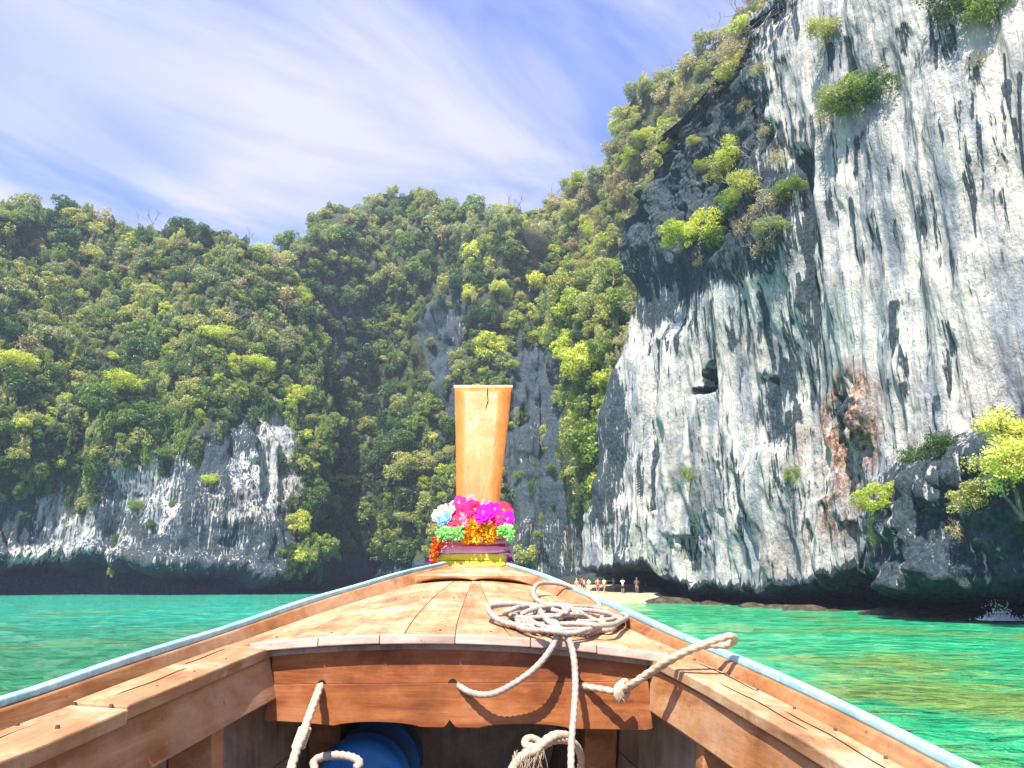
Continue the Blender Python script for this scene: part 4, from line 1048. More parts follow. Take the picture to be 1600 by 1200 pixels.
for side, Rf, sg in (('L', RL, 1), ('R', RRr, -1)):
    # blue rail cap: 3.2 cm wide, 2 cm high
    secs = []
    for Y in ST:
        p = Rf(Y); w = 0.020 * S_
        j = 0.0015 * math.sin(Y * 9.0)
        secs.append([p + [0, 0, j], p + [sg * w, 0, j], p + [sg * w, 0, -.016], p + [0, 0, -.035]])
    part('rail_cap', sweep(secs), M_paint)
    # washstrake inside the rail (inner vertical board)
    secs = []
    for Y in ST:
        p = Rf(Y); w = 0.026 * S_
        d = 0.055 if sg > 0 else 0.045
        secs.append([p + [sg * .004, 0, -.0175], p + [sg * w, 0, -.0175], p + [sg * (ins(Y) + .003), 0, -d - .022], p + [sg * .004, 0, -d - .022]])
    part('washboard', sweep(secs), M_string)
    # covering board (side deck), in two lengths with a stepped joint
    def cover(Y0, Y1, dz, extra, n=30):
        secs = []
        for Y in np.linspace(Y0, Y1, n):
            p = Rf(Y); a = p + [sg * ins(Y), 0, -.034 * S_ + dz]; w = wid(Y) + extra
            drop = (.034 if sg > 0 else .022) * S_
            b = p + [sg * w, 0, -drop + dz - .008]
            e = 0.0022 * math.sin(Y * 13 + sg)
            secs.append([a, b + [e, 0, 0], b + [e, 0, -.030], a + [0, 0, -.030]])
        return sweep(secs)
    jY = 1.31 if sg > 0 else 1.02
    part('side_deck', cover(jY + .003, 1.845, 0, 0), M_side)
    part('side_deck', cover(-4.6, jY, -.006, .006), M_side)
    # inner stringer below
    secs = []
    for Y in np.linspace(-4.4, 1.865, 46):
        p = Rf(Y); w = wid(Y) - .008
        t0, t1 = (-.082, -.195) if sg > 0 else (-.072, -.19)
        tl_ = .034 if sg > 0 else .014
        secs.append([p + [sg * (w - .004), 0, t0], p + [sg * (w - .004 + tl_), 0, t1], p + [sg * (w - .030), 0, t1 - .004], p + [sg * (w - .035), 0, t0]])
    part('stringer', sweep(secs), M_string)
    # hull planking: outside skin with real thickness, four strakes
    def hull_pt(Y, t, off):
        p = Rf(Y); c = (RL(Y) + RRr(Y)) / 2
        hw = abs(p[0] - c[0]); fl = float(np.interp(t, [0, .25, .6, .85, 1.0], [1.0, .93, .70, .40, .02]))
        z = float(np.interp(t, [0, 1], [p[2] - .045, -0.35 + max(0, (Y - 2.2)) * .5 + max(0, -Y - 3.5) * .25]))
        return np.array([c[0] - sg * (hw * fl - off), Y * S_, z])
    nst = 5
    for k in range(nst):
        secs = []
        t0, t1 = k / nst, (k + 1) / nst - .002
        for Y in np.linspace(-5.15, 3.40, 46):
            o0 = 0.004 * (k % 2)
            secs.append([hull_pt(Y, t0, o0), hull_pt(Y, (t0 + t1) / 2, o0), hull_pt(Y, t1, o0), hull_pt(Y, t1, .03), hull_pt(Y, (t0 + t1) / 2, .03), hull_pt(Y, t0, .03)])
        part('hull_plank', sweep(secs), M_grey, bw=0)
    # ribs
    for k, Y in enumerate([-3.6, -2.6, -1.6, -.6, .3, 0.95, 1.30, 1.665] + [2.3]):
        secs = []
        yw = .075
        for t in np.linspace(0.055, .55, 12):
            a = hull_pt(Y, t, .032); b = hull_pt(Y, t, .032 + .115)
            secs.append([a + [0, -yw / 2, 0], a + [0, yw / 2, 0], b + [0, yw / 2, 0], b + [0, -yw / 2, 0]])
        part('rib', sweep(secs), M_string, bw=.005)
secs = []
for dz, k_ in ((-.06, 1.0), (-.5, .75), (-1.1, .35), (-1.75, .08)):
    a = RL(3.37); b = RRr(3.37); c = (a + b) / 2; a = c + (a - c) * k_ * .97; b = c + (b - c) * k_ * .97
    y1 = .10 + dz * .05
    secs.append([a + [0, 0, dz], b + [0, 0, dz], b * .5 + c * .5 + [0, y1, dz], a * .5 + c * .5 + [0, y1, dz]])
part('stem_knee', sweep(secs), M_grey)
secs = []
for dz, k_ in ((-.07, 1.0), (-.5, .90), (-.9, .66), (-1.3, .42), (-1.8, .05)):
    a = RL(2.75); b = RRr(2.75); c = (a + b) / 2; a = c + (a - c) * k_; b = c + (b - c) * k_
    secs.append([a + [0, 0, dz], b + [0, 0, dz], b + [0, .03, dz], a + [0, .03, dz]])
part('forward_bulkhead', sweep(secs), M_grey)
# floor boards inside the hull
for k in range(6):
    c0 = -.30 + k * .1; x0, x1 = c0, c0 + .096
    V, F = sweep([[np.array([(-.12 + x0) * S_, Y * S_, 1.10]), np.array([(-.12 + x1) * S_, Y * S_, 1.10]), np.array([(-.12 + x1) * S_, Y * S_, 1.075]), np.array([(-.12 + x0) * S_, Y * S_, 1.075])] for Y in (-4.0, 2.3)])
    part('floor_board', (V, F), M_grey)

# bow deck planks radiating towards the stem
YD0, YD1 = 1.845, 3.18
def deck_pt(Y, w, dz=0.0):
    """w in -1..1 across the deck"""
    dd = float(np.interp(Y, [1.85, 3.2], [0, .012])) * S_
    a = RL(Y) + [ins(Y), 0, -.036 * S_ - dd]; b = RRr(Y) + [-ins(Y), 0, -.030 * S_ - dd]
    p = a * (1 - w) / 2 + b * (1 + w) / 2
    return p + [0, 0, (.034 * (1 - w * w) * float(np.interp(Y, [1.8, 3.2], [1.15, .3]))) * S_ + dz]
def on_deck(px, py, lift=0.0):
    x, y, z = ray(px, py); best = None
    for Y in np.linspace(1.80, 3.4, 400):
        p = P(px, py, Y * S_); a = deck_pt(Y, -1); b = deck_pt(Y, 1)
        w = 2 * (p[0] - a[0]) / (b[0] - a[0]) - 1; q_ = deck_pt(Y, max(-1, min(1, w)))
        e = abs(p[2] - q_[2] - lift)
        if best is None or e < best[0]: best = (e, p)
    return best[1]
seam0 = [-1.0, -.74, -.50, -.24, -.02, .22, .46, .72, 1.0]         # at the near edge
seam1 = [-1.0, -.80, -.60, -.36, -.02, .10, .50, .80, 1.0]         # at the breasthook
g5 = random.Random(3)
for k in range(8):
    nY, nW = 18, 5; V, F = [], []
    dz = g5.uniform(-.0015, .0015); y0 = YD0 - g5.uniform(0, .006)
    top, bot = [], []
    for i in range(nY):
        t = i / (nY - 1); Y = y0 + (YD1 - y0) * t
        wa = seam0[k] * (1 - t) + seam1[k] * t + .0016; wb = seam0[k + 1] * (1 - t) + seam1[k + 1] * t - .0016
        top.append([deck_pt(Y, wa + (wb - wa) * j / (nW - 1), dz) for j in range(nW)])
        bot.append([deck_pt(Y, wa + (wb - wa) * j / (nW - 1), dz - .024) for j in range(nW)])
    secs = [tp + bt[::-1] for tp, bt in zip(top, bot)]
    part('deck_plank', sweep(secs), M_deck, bw=.0018)
# unseen sheet added under the deck so that seams do not let light through
secs = [[deck_pt(Y, w, -.030) for w in np.linspace(-1, 1, 9)] + [deck_pt(Y, w, -.045) for w in np.linspace(1, -1, 9)] for Y in np.linspace(1.853, 3.2, 14)]
part('seam_light_block', sweep(secs), M_grey, bw=0)
# worn grey facing strip along the near edge of the deck, in segments
cuts = [-1.0 + .11, -.60, -.34, -.02, .30, .58, .885]
for k in range(6):
    a, b = cuts[k] + .0012, cuts[k + 1] - .0012; j = g5.uniform(-.002, .002)
    secs = []
    for w in np.linspace(a, b, 9):
        p = deck_pt(1.842, w, -.003 + j); tk = .013
        secs.append([p + [0, -.020, .0015], p + [0, -.001, .0035], p + [0, -.001, -tk - .012], p + [0, -.022, -tk - .010]])
    part('deck_edging', sweep(secs), M_edge, bw=.003)
# bulkhead under the deck: two boards, the lower with a carved edge and three dark discs for holes
def bulk_board(py0f, py1f, px0, px1, Y, thick, name):
    n = 130; secs = []
    for k in range(n + 1):
        t = k / n; x0 = px0[0] * (1 - t) + px0[1] * t; x1 = px1[0] * (1 - t) + px1[1] * t
        a = P(x0, py0f(x0), Y * S_); b = P(x1, py1f(x1), Y * S_)
        secs.append([a, b, b + [0, thick, 0], a + [0, thick, 0]])
    return part(name, sweep(secs), M_bulk, bw=.0015)
topf = lambda x: np.interp(x, [400, 425, 500, 630, 740, 860, 1000, 1030], [1012, 1010, 1003, 995, 993, 998, 1018, 1024])
def botf(x):
    y = np.interp(x, [410, 470, 520, 700, 900, 1010, 1020], [1126, 1129, 1134, 1137, 1139, 1141, 1139])
    for cx_, w_, d_ in ((590, 66, 7), (820, 70, 7)):
        if abs(x - cx_) < w_: y -= d_ * math.sin(math.pi * (x - cx_ + w_) / (2 * w_)) ** .6
    y -= 12.0 * math.exp(-((x - 703) / 5.0) ** 2)
    y = float(y)
    return y
bk = bulk_board(topf, lambda x: np.interp(x, [410, 1020], [1069.6, 1064.6]), (426, 1010), (424, 1012), 1.858, .035, 'bulkhead_board')
bk2 = bulk_board(lambda x: np.interp(x, [410, 1020], [1070, 1065]), botf, (422, 1013), (413, 1020), 1.856, .037, 'bulkhead_board')
# rope holes, not cut: near-black discs painted as the shade inside
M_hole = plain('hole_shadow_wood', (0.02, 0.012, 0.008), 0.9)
def ring(c, r0, r1, dep, mat, nm):
    V, F = [], []; n = 20
    for k in range(n):
        th = 2 * math.pi * k / n; e = np.array([math.cos(th), 0, math.sin(th)])
        V += [c + e * r1, c + e * r0 + [0, -.004, 0], c + e * r0 + [0, dep, 0], c + e * r1 + [0, dep, 0]]
    for k in range(n):
        a, b = k * 4, ((k + 1) % n) * 4
        for j in range(4): F.append([a + j, a + (j + 1) % 4, b + (j + 1) % 4, b + j])
    return part(nm, (V, F), mat, bw=0, smooth=True)
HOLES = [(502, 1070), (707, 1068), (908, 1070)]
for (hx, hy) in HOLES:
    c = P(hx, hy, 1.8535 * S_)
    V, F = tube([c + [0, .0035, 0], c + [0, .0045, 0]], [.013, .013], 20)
    part('rope_hole_shade', (V, F), M_hole, bw=0)
# corner post at each end of the bulkhead
# breasthook
Yb = 3.19
def bh(px, py, Y): return P(px, py, Y * S_)
def y_at(py):
    return min(np.linspace(2.6, 3.38, 160), key=lambda Y: abs(float(proj(*deck_pt(Y, 0))[1]) - py))
YN = y_at(908.5); print('breasthook', YN)
nb_ = 28; secs = []
for k in range(nb_ + 1):
    t = k / nb_; w = -.985 + 1.97 * t
    far = deck_pt(3.40, w, .036); near = deck_pt(YN, w, .040); near[2] = deck_pt(YN, 0, .030)[2] + .0 * w
    far[2] = deck_pt(3.40, 0, .030)[2]
    sc_ = abs(math.sin(2 * math.pi * t)) ** .7
    low = deck_pt(YN + .004, w, .004 + .016 * sc_)
    back = deck_pt(YN + .06, w, .001); fb = deck_pt(3.40, w, .0)
    secs.append([far, near, low, back, fb])
part('breasthook', sweep(secs), M_deck, bw=.004)
# stem post (prow)
XC = lambda py: np.interp(py, [600, 650, 700, 750, 800, 880], [0, 0, 0, 0, 0, 0])
PR = lambda x, xs, ys: spline(xs, ys, x)
lft = lambda py: float(PR(py, [603, 650, 700, 755, 800, 880], [710.5, 711.3, 712.3, 713.0, 712.5, 706]))
rgt = lambda py: float(PR(py, [603, 645, 685, 725, 755, 800, 880], [799.5, 795.5, 791, 786.5, 783.5, 779.5, 784]))
yst = lambda py: float(spline([603, 700, 800, 884], [3.78, 3.66, 3.57, 3.52], py))
secs = []
for py in list(np.linspace(606.5, 800, 26)) + [840, 884]:
    a = P(lft(py), py, yst(py) * S_); b = P(rgt(py), py, yst(py) * S_); m = (a + b) / 2
    tk = .085 + .05 * (py > 820)
    bow = np.array([0, -.002, 0])
    secs.append([a, a * .75 + b * .25 + bow * .8, m + bow, a * .25 + b * .75 + bow * .8, b, b + [-.012, tk, .0], a + [.012, tk, 0]])
secs.append([p + [0, .04, -.22] for p in secs[-1]])
stem = part('stem_post', sweep(secs), M_prow, bw=0, smooth=True)
a = P(708.5, 601.5, 3.775 * S_); b = P(801.5, 601.5, 3.775 * S_); a2 = P(709, 606.3, 3.775 * S_); b2 = P(801, 606.3, 3.775 * S_)
part('stem_cap', sweep([[a, a2, a2 + [0, .1, 0], a + [0, .1, .0]], [b, b2, b2 + [0, .1, 0], b + [0, .1, 0]]]), M_edge if False else wood_mat('cap_wood', (.55, .34, .2), (.72, .50, .33), (.8, .6, .42), 'X', .3), bw=.003)
# crack in the face
cr = [(762, 607), (761.5, 617), (762.5, 626), (760, 634), (758.5, 641)]
V, F = tube([P(x, y, yst(y) * S_ - .0078) for x, y in cr], [.0035, .003, .003, .0022, .0008], 5)
part('crack', (V, F), M_hole, bw=0)
# plank joints and nails on the side decks
M_nail = plain('rusty_nail', (0.10, 0.06, 0.05), 0.7)
V, F = [], []
for sg, Rf in ((1, RL), (-1, RRr)):
    for Y in np.arange(1.05, 1.85, .13):
        for f in (.35, .8):
            p = Rf(Y); w = wid(Y); q_ = p + [sg * w * f, 0, -.034 * S_ - .0005 if sg > 0 else -.030 * S_ + .001 * 0]
            q_ = q_ + [0, 0, -.008 * f]
            tube([q_ + [0, 0, -.004], q_ + [0, 0, .0025]], [.0045, .0035], 8, V, F)
for k in range(8):
    for (Y, s_) in ((1.90, 1), (2.5, .5), (3.05, 0)):
        t = (Y - YD0) / (YD1 - YD0); w = (seam0[k] + seam0[k + 1]) / 2 * (1 - t) + (seam1[k] + seam1[k + 1]) / 2 * t
        q_ = deck_pt(Y, w + .04); tube([q_ + [0, 0, -.003], q_ + [0, 0, .002]], [.004, .0035], 7, V, F)
for sg, Rf, y0, y1, f in ((1, RL, 1.36, 1.60, .62), (1, RL, 1.62, 1.80, .45), (-1, RRr, 1.10, 1.42, .55), (-1, RRr, 1.30, 1.62, .72), (-1, RRr, 1.55, 1.80, .38), (1, RL, 1.08, 1.26, .5)):
    cp = []
    for Y in np.linspace(y0, y1, 12):
        p = Rf(Y); w = wid(Y); a_ = ins(Y); fr = (w * f - a_) / (w - a_)
        zt = -.034 * S_ + fr * (((-.034 if sg > 0 else -.022) * S_ - .008) + .034 * S_) - (.006 if Y < (1.31 if sg > 0 else 1.02) else 0)
        cp.append(p + [sg * w * f + .003 * math.sin(Y * 31), 0, zt])
    v_, f_ = tube(cp, [.0006] + [.0019] * 10 + [.0005], 5); part('crack', (v_, f_), M_hole, bw=0)
nl = part('nail_heads', (V, F), M_nail, bw=0); nl['kind'] = 'stuff'

# ------------------------------------------------------------------ ropes
def rope_mat(name, a, b):
    t = NT(name); g = t.n('ShaderNodeNewGeometry').outputs['Position']
    n = t.noise(g, 45, 5, 0.65); n2 = t.noise(g, 9, 3, 0.5)
    col = t.mix(t.rng(n2, .4, .65, 0, .5), t.ramp(n, [(0.3, a), (0.7, b)]), rgb(*[x * .7 for x in b]))
    t.bsdf(col, 0.9, n, 0.6, 0.003, 0.15); return t.m
M_rope = rope_mat('white_rope', (0.26, 0.21, 0.17), (0.48, 0.40, 0.33))
M_rope2 = rope_mat('straw_rope', (0.34, 0.25, 0.17), (0.60, 0.48, 0.35))
def smooth_path(pts, step=.006):
    pts = np.array(pts, float); n = len(pts)
    if n > 2:
        d = np.r_[0, np.cumsum(np.linalg.norm(np.diff(pts, axis=0), axis=1) + 1e-6)]
        s = np.arange(0, d[-1], step); return np.stack([spline(d, pts[:, k], s) for k in range(3)], 1)
    return pts
def rope(pts, r, twist=120, V=None, F=None, sides=12, frayed=False):
    V = [] if V is None else V; F = [] if F is None else F
    p = smooth_path(pts); n = len(p); b0 = len(V); acc = 0
    tv = np.gradient(p, axis=0); tv = unit(tv)
    ref = np.array([0, 0, 1.0]) if abs(tv[0][2]) < .9 else np.array([1., 0, 0]); a = unit(np.cross(tv[0], ref))
    for i in range(n):
        a = unit(a - tv[i] * np.dot(a, tv[i])); b = np.cross(tv[i], a)
        if i: acc += np.linalg.norm(p[i] - p[i - 1])
        for k in range(sides):
            th = 2 * math.pi * k / sides; rr_ = r * (1 + .13 * math.cos(3 * (th - acc * twist)))
            V.append(p[i] + (a * math.cos(th) + b * math.sin(th)) * rr_)
    for i in range(n - 1):
        for k in range(sides):
            k2 = (k + 1) % sides; F.append([b0 + i * sides + k, b0 + i * sides + k2, b0 + (i + 1) * sides + k2, b0 + (i + 1) * sides + k])
    F.append([b0 + k for k in range(sides)][::-1]); F.append([b0 + (n - 1) * sides + k for k in range(sides)])
    return V, F
RR0 = .0100
def dk(px, py, l=RR0): return on_deck(px, py, l)
# the heap on the deck: many loops, one rope, ending down over the edge
pts = []
loops = [(880, 968, 92, 20, 0), (868, 962, 70, 15, .6), (895, 972, 80, 18, 1.3), (850, 958, 60, 12, 2.2), (900, 968, 74, 15, 3.0), (875, 974, 66, 14, 4.0), (888, 963, 84, 17, 5.1), (842, 955, 50, 10, .9)]
lf = RR0
g6 = random.Random(12)
for k, (cx, cy, rx, ry, ph) in enumerate(loops):
    m = 12
    for j in range(m):
        th = ph + 2 * math.pi * j / m
        l = RR0 + .0065 * k * (.5 + .5 * math.sin(th * 2 + k)) * .8 + .001 * k
        pts.append(dk(cx + rx * math.cos(th) * g6.uniform(.85, 1.08), cy + ry * math.sin(th) * g6.uniform(.65, 1.15), l))
V, F = rope(pts, .0080)
# big loop standing left, and upper loop over the rail
lo = [(870, 975), (820, 978), (775, 966), (764, 954), (775, 946), (815, 944), (850, 950), (905, 965)]
V, F = rope([dk(x, y, RR0 + (.03 if 2 < k < 7 else .012)) for k, (x, y) in enumerate(lo)], .0092, V=V, F=F)
up = [(905, 958, .03), (870, 950, .03), (840, 938, .03), (834, 922, .045), (850, 911, .055), (880, 913, .05), (905, 922, .04), (930, 938, .03), (936, 948, .02), (915, 950, .015), (880, 946, .015), (840, 950, .02)]
V, F = rope([dk(x, y, l) for x, y, l in up], .0092, V=V, F=F)
# two tails hanging over the edge
Yb_ = 1.80 * S_
t1 = [dk(842, 952, .04), dk(850, 964, .04), dk(866, 978, .035), P(884, 990, 1.815 * S_), P(894, 1015, 1.79 * S_), P(899, 1060, 1.76 * S_), P(897, 1110, 1.73 * S_), P(893, 1160, 1.70 * S_), P(892, 1215, 1.66 * S_)]
V, F = rope(t1, .0092, V=V, F=F)
t2 = [dk(830, 948, .035), dk(852, 968, .03), P(872, 986, 1.82 * S_), P(862, 1012, 1.80 * S_), P(838, 1042, 1.79 * S_), P(800, 1070, 1.80 * S_), P(765, 1085, 1.815 * S_), P(735, 1082, 1.84 * S_), P(714, 1070, 1.865 * S_), P(707, 1068, 1.90 * S_)]
V, F = rope(t2, .0088, V=V, F=F)
coil = link('rope', V, F, M_rope, None, True, origin=tuple(dk(870, 965, 0)))
tag(coil, 'pale rope heaped in loops on the bow deck with tails over the edge', 'rope')
# rope loop over the right rail
rl = [P(908, 1070, 1.90 * S_), P(912, 1072, 1.86 * S_), P(935, 1076, 1.83 * S_), P(965, 1080, 1.80 * S_), P(985, 1070, 1.76 * S_), P(1015, 1050, 1.72 * S_), P(1050, 1028, 1.68 * S_), P(1090, 1010, 1.66 * S_), P(1125, 998, 1.66 * S_), P(1143, 994, 1.67 * S_), P(1148, 1000, 1.69 * S_), P(1135, 1008, 1.71 * S_), P(1105, 1008, 1.71 * S_), P(1070, 1020, 1.70 * S_), P(1035, 1040, 1.71 * S_), P(1000, 1062, 1.74 * S_), P(978, 1078, 1.79 * S_)]
V, F = rope(rl, .0092, 80)
for (x, y) in ((972, 1079), (968, 1082), (976, 1076)):
    c = P(x, y, 1.79 * S_); n = 14
    V, F = rope([c + np.array([math.cos(t) * .012, math.cos(t) * .01, math.sin(t) * .020]) for t in np.linspace(0, 6.0, n)], .008, V=V, F=F)
for k in range(14):
    c = P(970 + g6.uniform(-6, 6), 1084, 1.785 * S_); d = np.array([g6.uniform(-.02, .02), g6.uniform(-.02, 0), -g6.uniform(.01, .03)])
    tube([c, c + d * .5 + [.002, 0, 0], c + d], [.0015, .001, .0006], 4, V, F)
o = link('rope', V, F, M_rope2, None, True, origin=tuple(P(975, 1078, 1.8 * S_))); tag(o, 'straw-coloured rope with a spliced knot looped over the right rail', 'rope')
# rope at the left hole
V, F = rope([P(502, 1069, 1.90 * S_), P(500, 1074, 1.85 * S_), P(492, 1095, 1.80 * S_), P(481, 1125, 1.74 * S_), P(472, 1150, 1.70 * S_), P(461, 1180, 1.64 * S_), P(450, 1220, 1.57 * S_)], .0110, 75)
for t in np.linspace(0, 1, 9):
    c = P(476 - 10 * t, 1140 + 28 * t, (1.72 - .04 * t) * S_)
    V, F = rope([c + np.array([math.cos(q_) * .0125, math.sin(q_) * .0125, .004 * q_ / 6]) for q_ in np.linspace(0, 6.3, 12)], .0055, V=V, F=F)
o = link('rope', V, F, M_rope2, None, True, origin=tuple(P(480, 1130, 1.75 * S_))); tag(o, 'whipped rope slanting down from the left hole of the bulkhead', 'rope')
# frayed knot under the bulkhead
kc = P(845, 1166, 1.78 * S_)
V, F = rope([P(x, y, Y_ * S_) for x, y, Y_ in [(905, 1215, 1.90), (908, 1185, 1.86), (898, 1163, 1.82), (880, 1156, 1.79), (862, 1158, 1.77), (846, 1166, 1.76), (832, 1168, 1.75), (820, 1162, 1.76), (826, 1154, 1.78), (840, 1158, 1.79), (846, 1170, 1.78), (836, 1178, 1.76), (818, 1176, 1.75)]], .0105)
V, F = rope([P(x, y, Y_ * S_) for x, y, Y_ in [(885, 1150, 1.80), (866, 1150, 1.77), (850, 1160, 1.755), (836, 1172, 1.75), (818, 1180, 1.75), (804, 1196, 1.745), (797, 1215, 1.74)]], .0125, V=V, F=F)
for k in range(90):
    x = g6.uniform(800, 850); c = P(x, 1176 + g6.uniform(-8, 12) - (x - 820) * .3, 1.745 * S_); d = np.array([g6.gauss(-.008, .012), g6.uniform(-.02, .01), -g6.uniform(.015, .07)])
    tube([c, c + d * .5 + [g6.gauss(0, .005), 0, g6.gauss(0, .004)], c + d], [.0013, .0010, .0005], 3, V, F, False)
o = link('rope', V, F, M_rope2, None, True, origin=tuple(kc)); tag(o, 'frayed knotted rope hanging under the bulkhead', 'rope')
V, F = rope([P(490 + 36 + 36 * math.cos(t), 1193 + 13 * math.sin(t) * -1 + (8 if t > 3.3 else 0), (1.82 + .03 * math.sin(t)) * S_) for t in np.linspace(-.6, 3.9, 16)], .011)
o = link('rope', V, F, M_rope, None, True, origin=tuple(P(526, 1195, 1.82 * S_))); tag(o, 'grey rope loop lying in front of the blue drum', 'rope')

# ------------------------------------------------------------------ blue drum under the deck
M_drum = plain('blue_plastic', (0.03, 0.22, 0.70), 0.35, 0.1, 0.25, 6)
cD = P(562, 1204, 2.12 * S_); root = thing('plastic_drum', tuple(cD + [0, 0, -.25]), 'blue plastic drum lying in the shade under the bow deck', 'drum')
secs = []; prof = [(y_, r_ * .82) for y_, r_ in [(0, .0), (0, .15), (.012, .178), (.03, .186), (.08, .188), (.085, .194), (.10, .194), (.105, .188), (.30, .19), (.305, .196), (.32, .196), (.325, .19), (.5, .186), (.52, .17), (.52, 0)]]
V, F = [], []; n = 32
for (y, r) in prof:
    for k in range(n):
        th = 2 * math.pi * k / n; V.append(cD + np.array([r * math.cos(th), y, -.06 + r * math.sin(th)]))
for i in range(len(prof) - 1):
    for k in range(n): F.append([i * n + k, i * n + (k + 1) % n, (i + 1) * n + (k + 1) % n, (i + 1) * n + k])
part('drum_body', (V, F), M_drum, root, bw=0, smooth=True)
V, F = tube([cD + [.09, -.018, -.02], cD + [.09, .004, -.02]], [.028, .028], 18); part('bung', (V, F), M_drum, root, bw=.003)

# ------------------------------------------------------------------ prow decorations
def cloth(name, c, tr=.12): return plain(name, c, .8, 0, .12, 30, tr)
M_col = {k: cloth('petal_' + k, c) for k, c in dict(hotpink=(.85, .04, .22), magenta=(.72, .02, .55), pink=(.95, .36, .50), red=(.85, .06, .12), blue=(.22, .42, .85), palepink=(.95, .55, .62), orange=(.95, .42, .02), green=(.50, .95, .36), vermilion=(.95, .20, .04), yellow=(.98, .80, .08), purple=(.50, .16, .62), lilac=(.72, .55, .85)).items()}
gar = P(745, 860, 3.55 * S_)
wrap = thing('ribbon_wrap', tuple(gar), 'pink purple and yellow cloth ribbons wound round the foot of the prow', 'ribbon')
def ell(py, k, wob=0):
    """ring of the wrapped foot at pixel row py"""
    x0 = float(np.interp(py, [770, 800, 820, 840, 855, 880], [704, 700, 694, 689, 684, 677])); x1 = float(np.interp(py, [770, 800, 820, 840, 855, 880], [788, 790, 791, 790, 792, 798]))
    Y = 3.50
    a = P(x0, py, Y * S_); b = P(x1, py, Y * S_); c = (a + b) / 2; w = (b[0] - a[0]) / 2
    return c, w
def band_mesh(py0, py1, out, seed, n=56, tilt=0.0):
    V, F = [], []; g = random.Random(seed); ph = g.uniform(0, 6)
    m = 7
    for i in range(n):
        th = 2 * math.pi * i / n
        for j in range(m):
            t = j / (m - 1); py = py0 + (py1 - py0) * t + tilt * math.cos(th)
            c, w = ell(py, th)
            r = 1 + out + .035 * math.sin(math.pi * t) + .012 * math.sin(th * 5 + ph + t * 7) + .010 * math.sin(th * 11 - t * 9 + ph)
            ct, s_t = math.cos(th), math.sin(th)
            e = .45                                                    # squarish wrap round the plank
            ex = math.copysign(abs(ct) ** e, ct); ey = math.copysign(abs(s_t) ** .75, s_t)
            V.append(np.array([c[0] + w * r * ex, c[1] + .11 + .13 * r * ey, c[2] + .004 * math.sin(th * 3 + ph)]))
    for i in range(n):
        for j in range(m - 1):
            i2_ = (i + 1) % n; F.append([i * m + j, i * m + j + 1, i2_ * m + j + 1, i2_ * m + j])
    return V, F
for (a, b, o_, col, sd, tl) in [(865, 877, .070, 'yellow', 1, .5), (859, 868, .064, 'palepink', 2, .8), (853, 861, .052, 'pink', 3, -1.6), (850.5, 852.5, .05, 'hotpink', 4, 1.6), (845, 851.5, .042, 'pink', 5, -1.2), (842.5, 844.5, .038, 'hotpink', 6, 1.4), (838, 843, .03, 'lilac', 7, -.8), (834, 839.5, .025, 'purple', 8, .6), (876, 887, .06, 'yellow', 9, 0), (863, 867, .066, 'hotpink', 10, -1.6)]:
    p_ = part('ribbon', band_mesh(a, b, o_, sd, tilt=tl), M_col[col], wrap, bw=0, smooth=True)
    p_['label'] = '%s ribbon' % ({'hotpink': 'bright pink', 'lilac': 'lilac', 'vermilion': 'orange red'}.get(col, col))
    sm = p_.modifiers.new('solid', 'SOLIDIFY'); sm.thickness = .004
# pompom strands: dense rings of little frilled tufts
def tuft(c, r, g, V, F, n=26):
    for k in range(n):
        d = unit(np.array([g.gauss(0, 1), g.gauss(0, 1) - .5, g.gauss(0, 1)])); s = unit(np.cross(d, [g.random(), g.random(), g.random()])) * r * .30
        t_ = np.cross(d, s)
        i = len(V); V += [c + d * r * .2, c + d * r * .8 + s, c + d * r * 1.08 + t_ * .5, c + d * r * .8 - s]; F.append([i, i + 1, i + 2, i + 3])
def strand(name, label, spots, r, col, cat='garland', n=26):
    root = thing(name, tuple(spots[len(spots) // 2]), label, cat)
    for k, c in enumerate(spots):
        V, F = [], []; tuft(np.array(c), r * rnd.uniform(.85, 1.1), rnd, V, F, n); link('tuft', V, F, M_col[col] if isinstance(col, str) else M_col[col[k % len(col)]], root, False)
def ringpts(py, out, n, y0=-1, y1=1, sag=0.0, a0=0, a1=360):
    L = []
    for k in range(n):
        th = math.radians(a0 + (a1 - a0) * k / n); c, w = ell(py, th)
        ex = math.copysign(abs(math.cos(th)) ** .5, math.cos(th)); ey = math.copysign(abs(math.sin(th)) ** .8, math.sin(th))
        L.append(np.array([c[0] + w * (1 + out) * ex, c[1] + .11 + (.13 * (1 + out) + .01) * ey, c[2] + sag * math.sin(th) + rnd.gauss(0, .003)]))
    return L
strand('tuft_garland', 'frilly lime green garland ring round the prow above the ribbons', ringpts(832, .10, 30) + [P(x, y, 3.42 * S_) for x, y in [(688, 834), (694, 831), (700, 829), (706, 830), (712, 832), (717, 836), (691, 839), (698, 836), (705, 836), (711, 838), (719, 829), (784, 830), (789, 832), (794, 835), (797, 840), (790, 826), (796, 829)]], .034, 'green')
strand('tuft_garland', 'frilly orange yellow garland bunch on the front of the prow', [P(x, y + rnd.uniform(-1, 1), 3.44 * S_) for x, y in [(727, 836), (735, 838), (743, 837), (751, 838), (759, 837), (767, 838), (775, 836), (731, 828), (739, 830), (747, 830), (755, 829), (763, 831), (771, 829), (735, 821), (742, 820), (750, 822), (760, 821), (738, 816), (744, 814), (729, 842), (745, 844), (765, 843)]], .034, ['orange', 'orange', 'yellow'])
strand('tuft_garland', 'frilly vermilion garland strand hanging at the left of the prow foot', [P(x, y, (3.46 + .03 * (k % 2)) * S_) for k, (x, y) in enumerate([(692, 838), (688, 843), (685, 849), (682, 855), (681, 861), (679, 867), (678, 873), (684, 841), (680, 850), (677, 859), (677, 866)])], .030, 'vermilion')
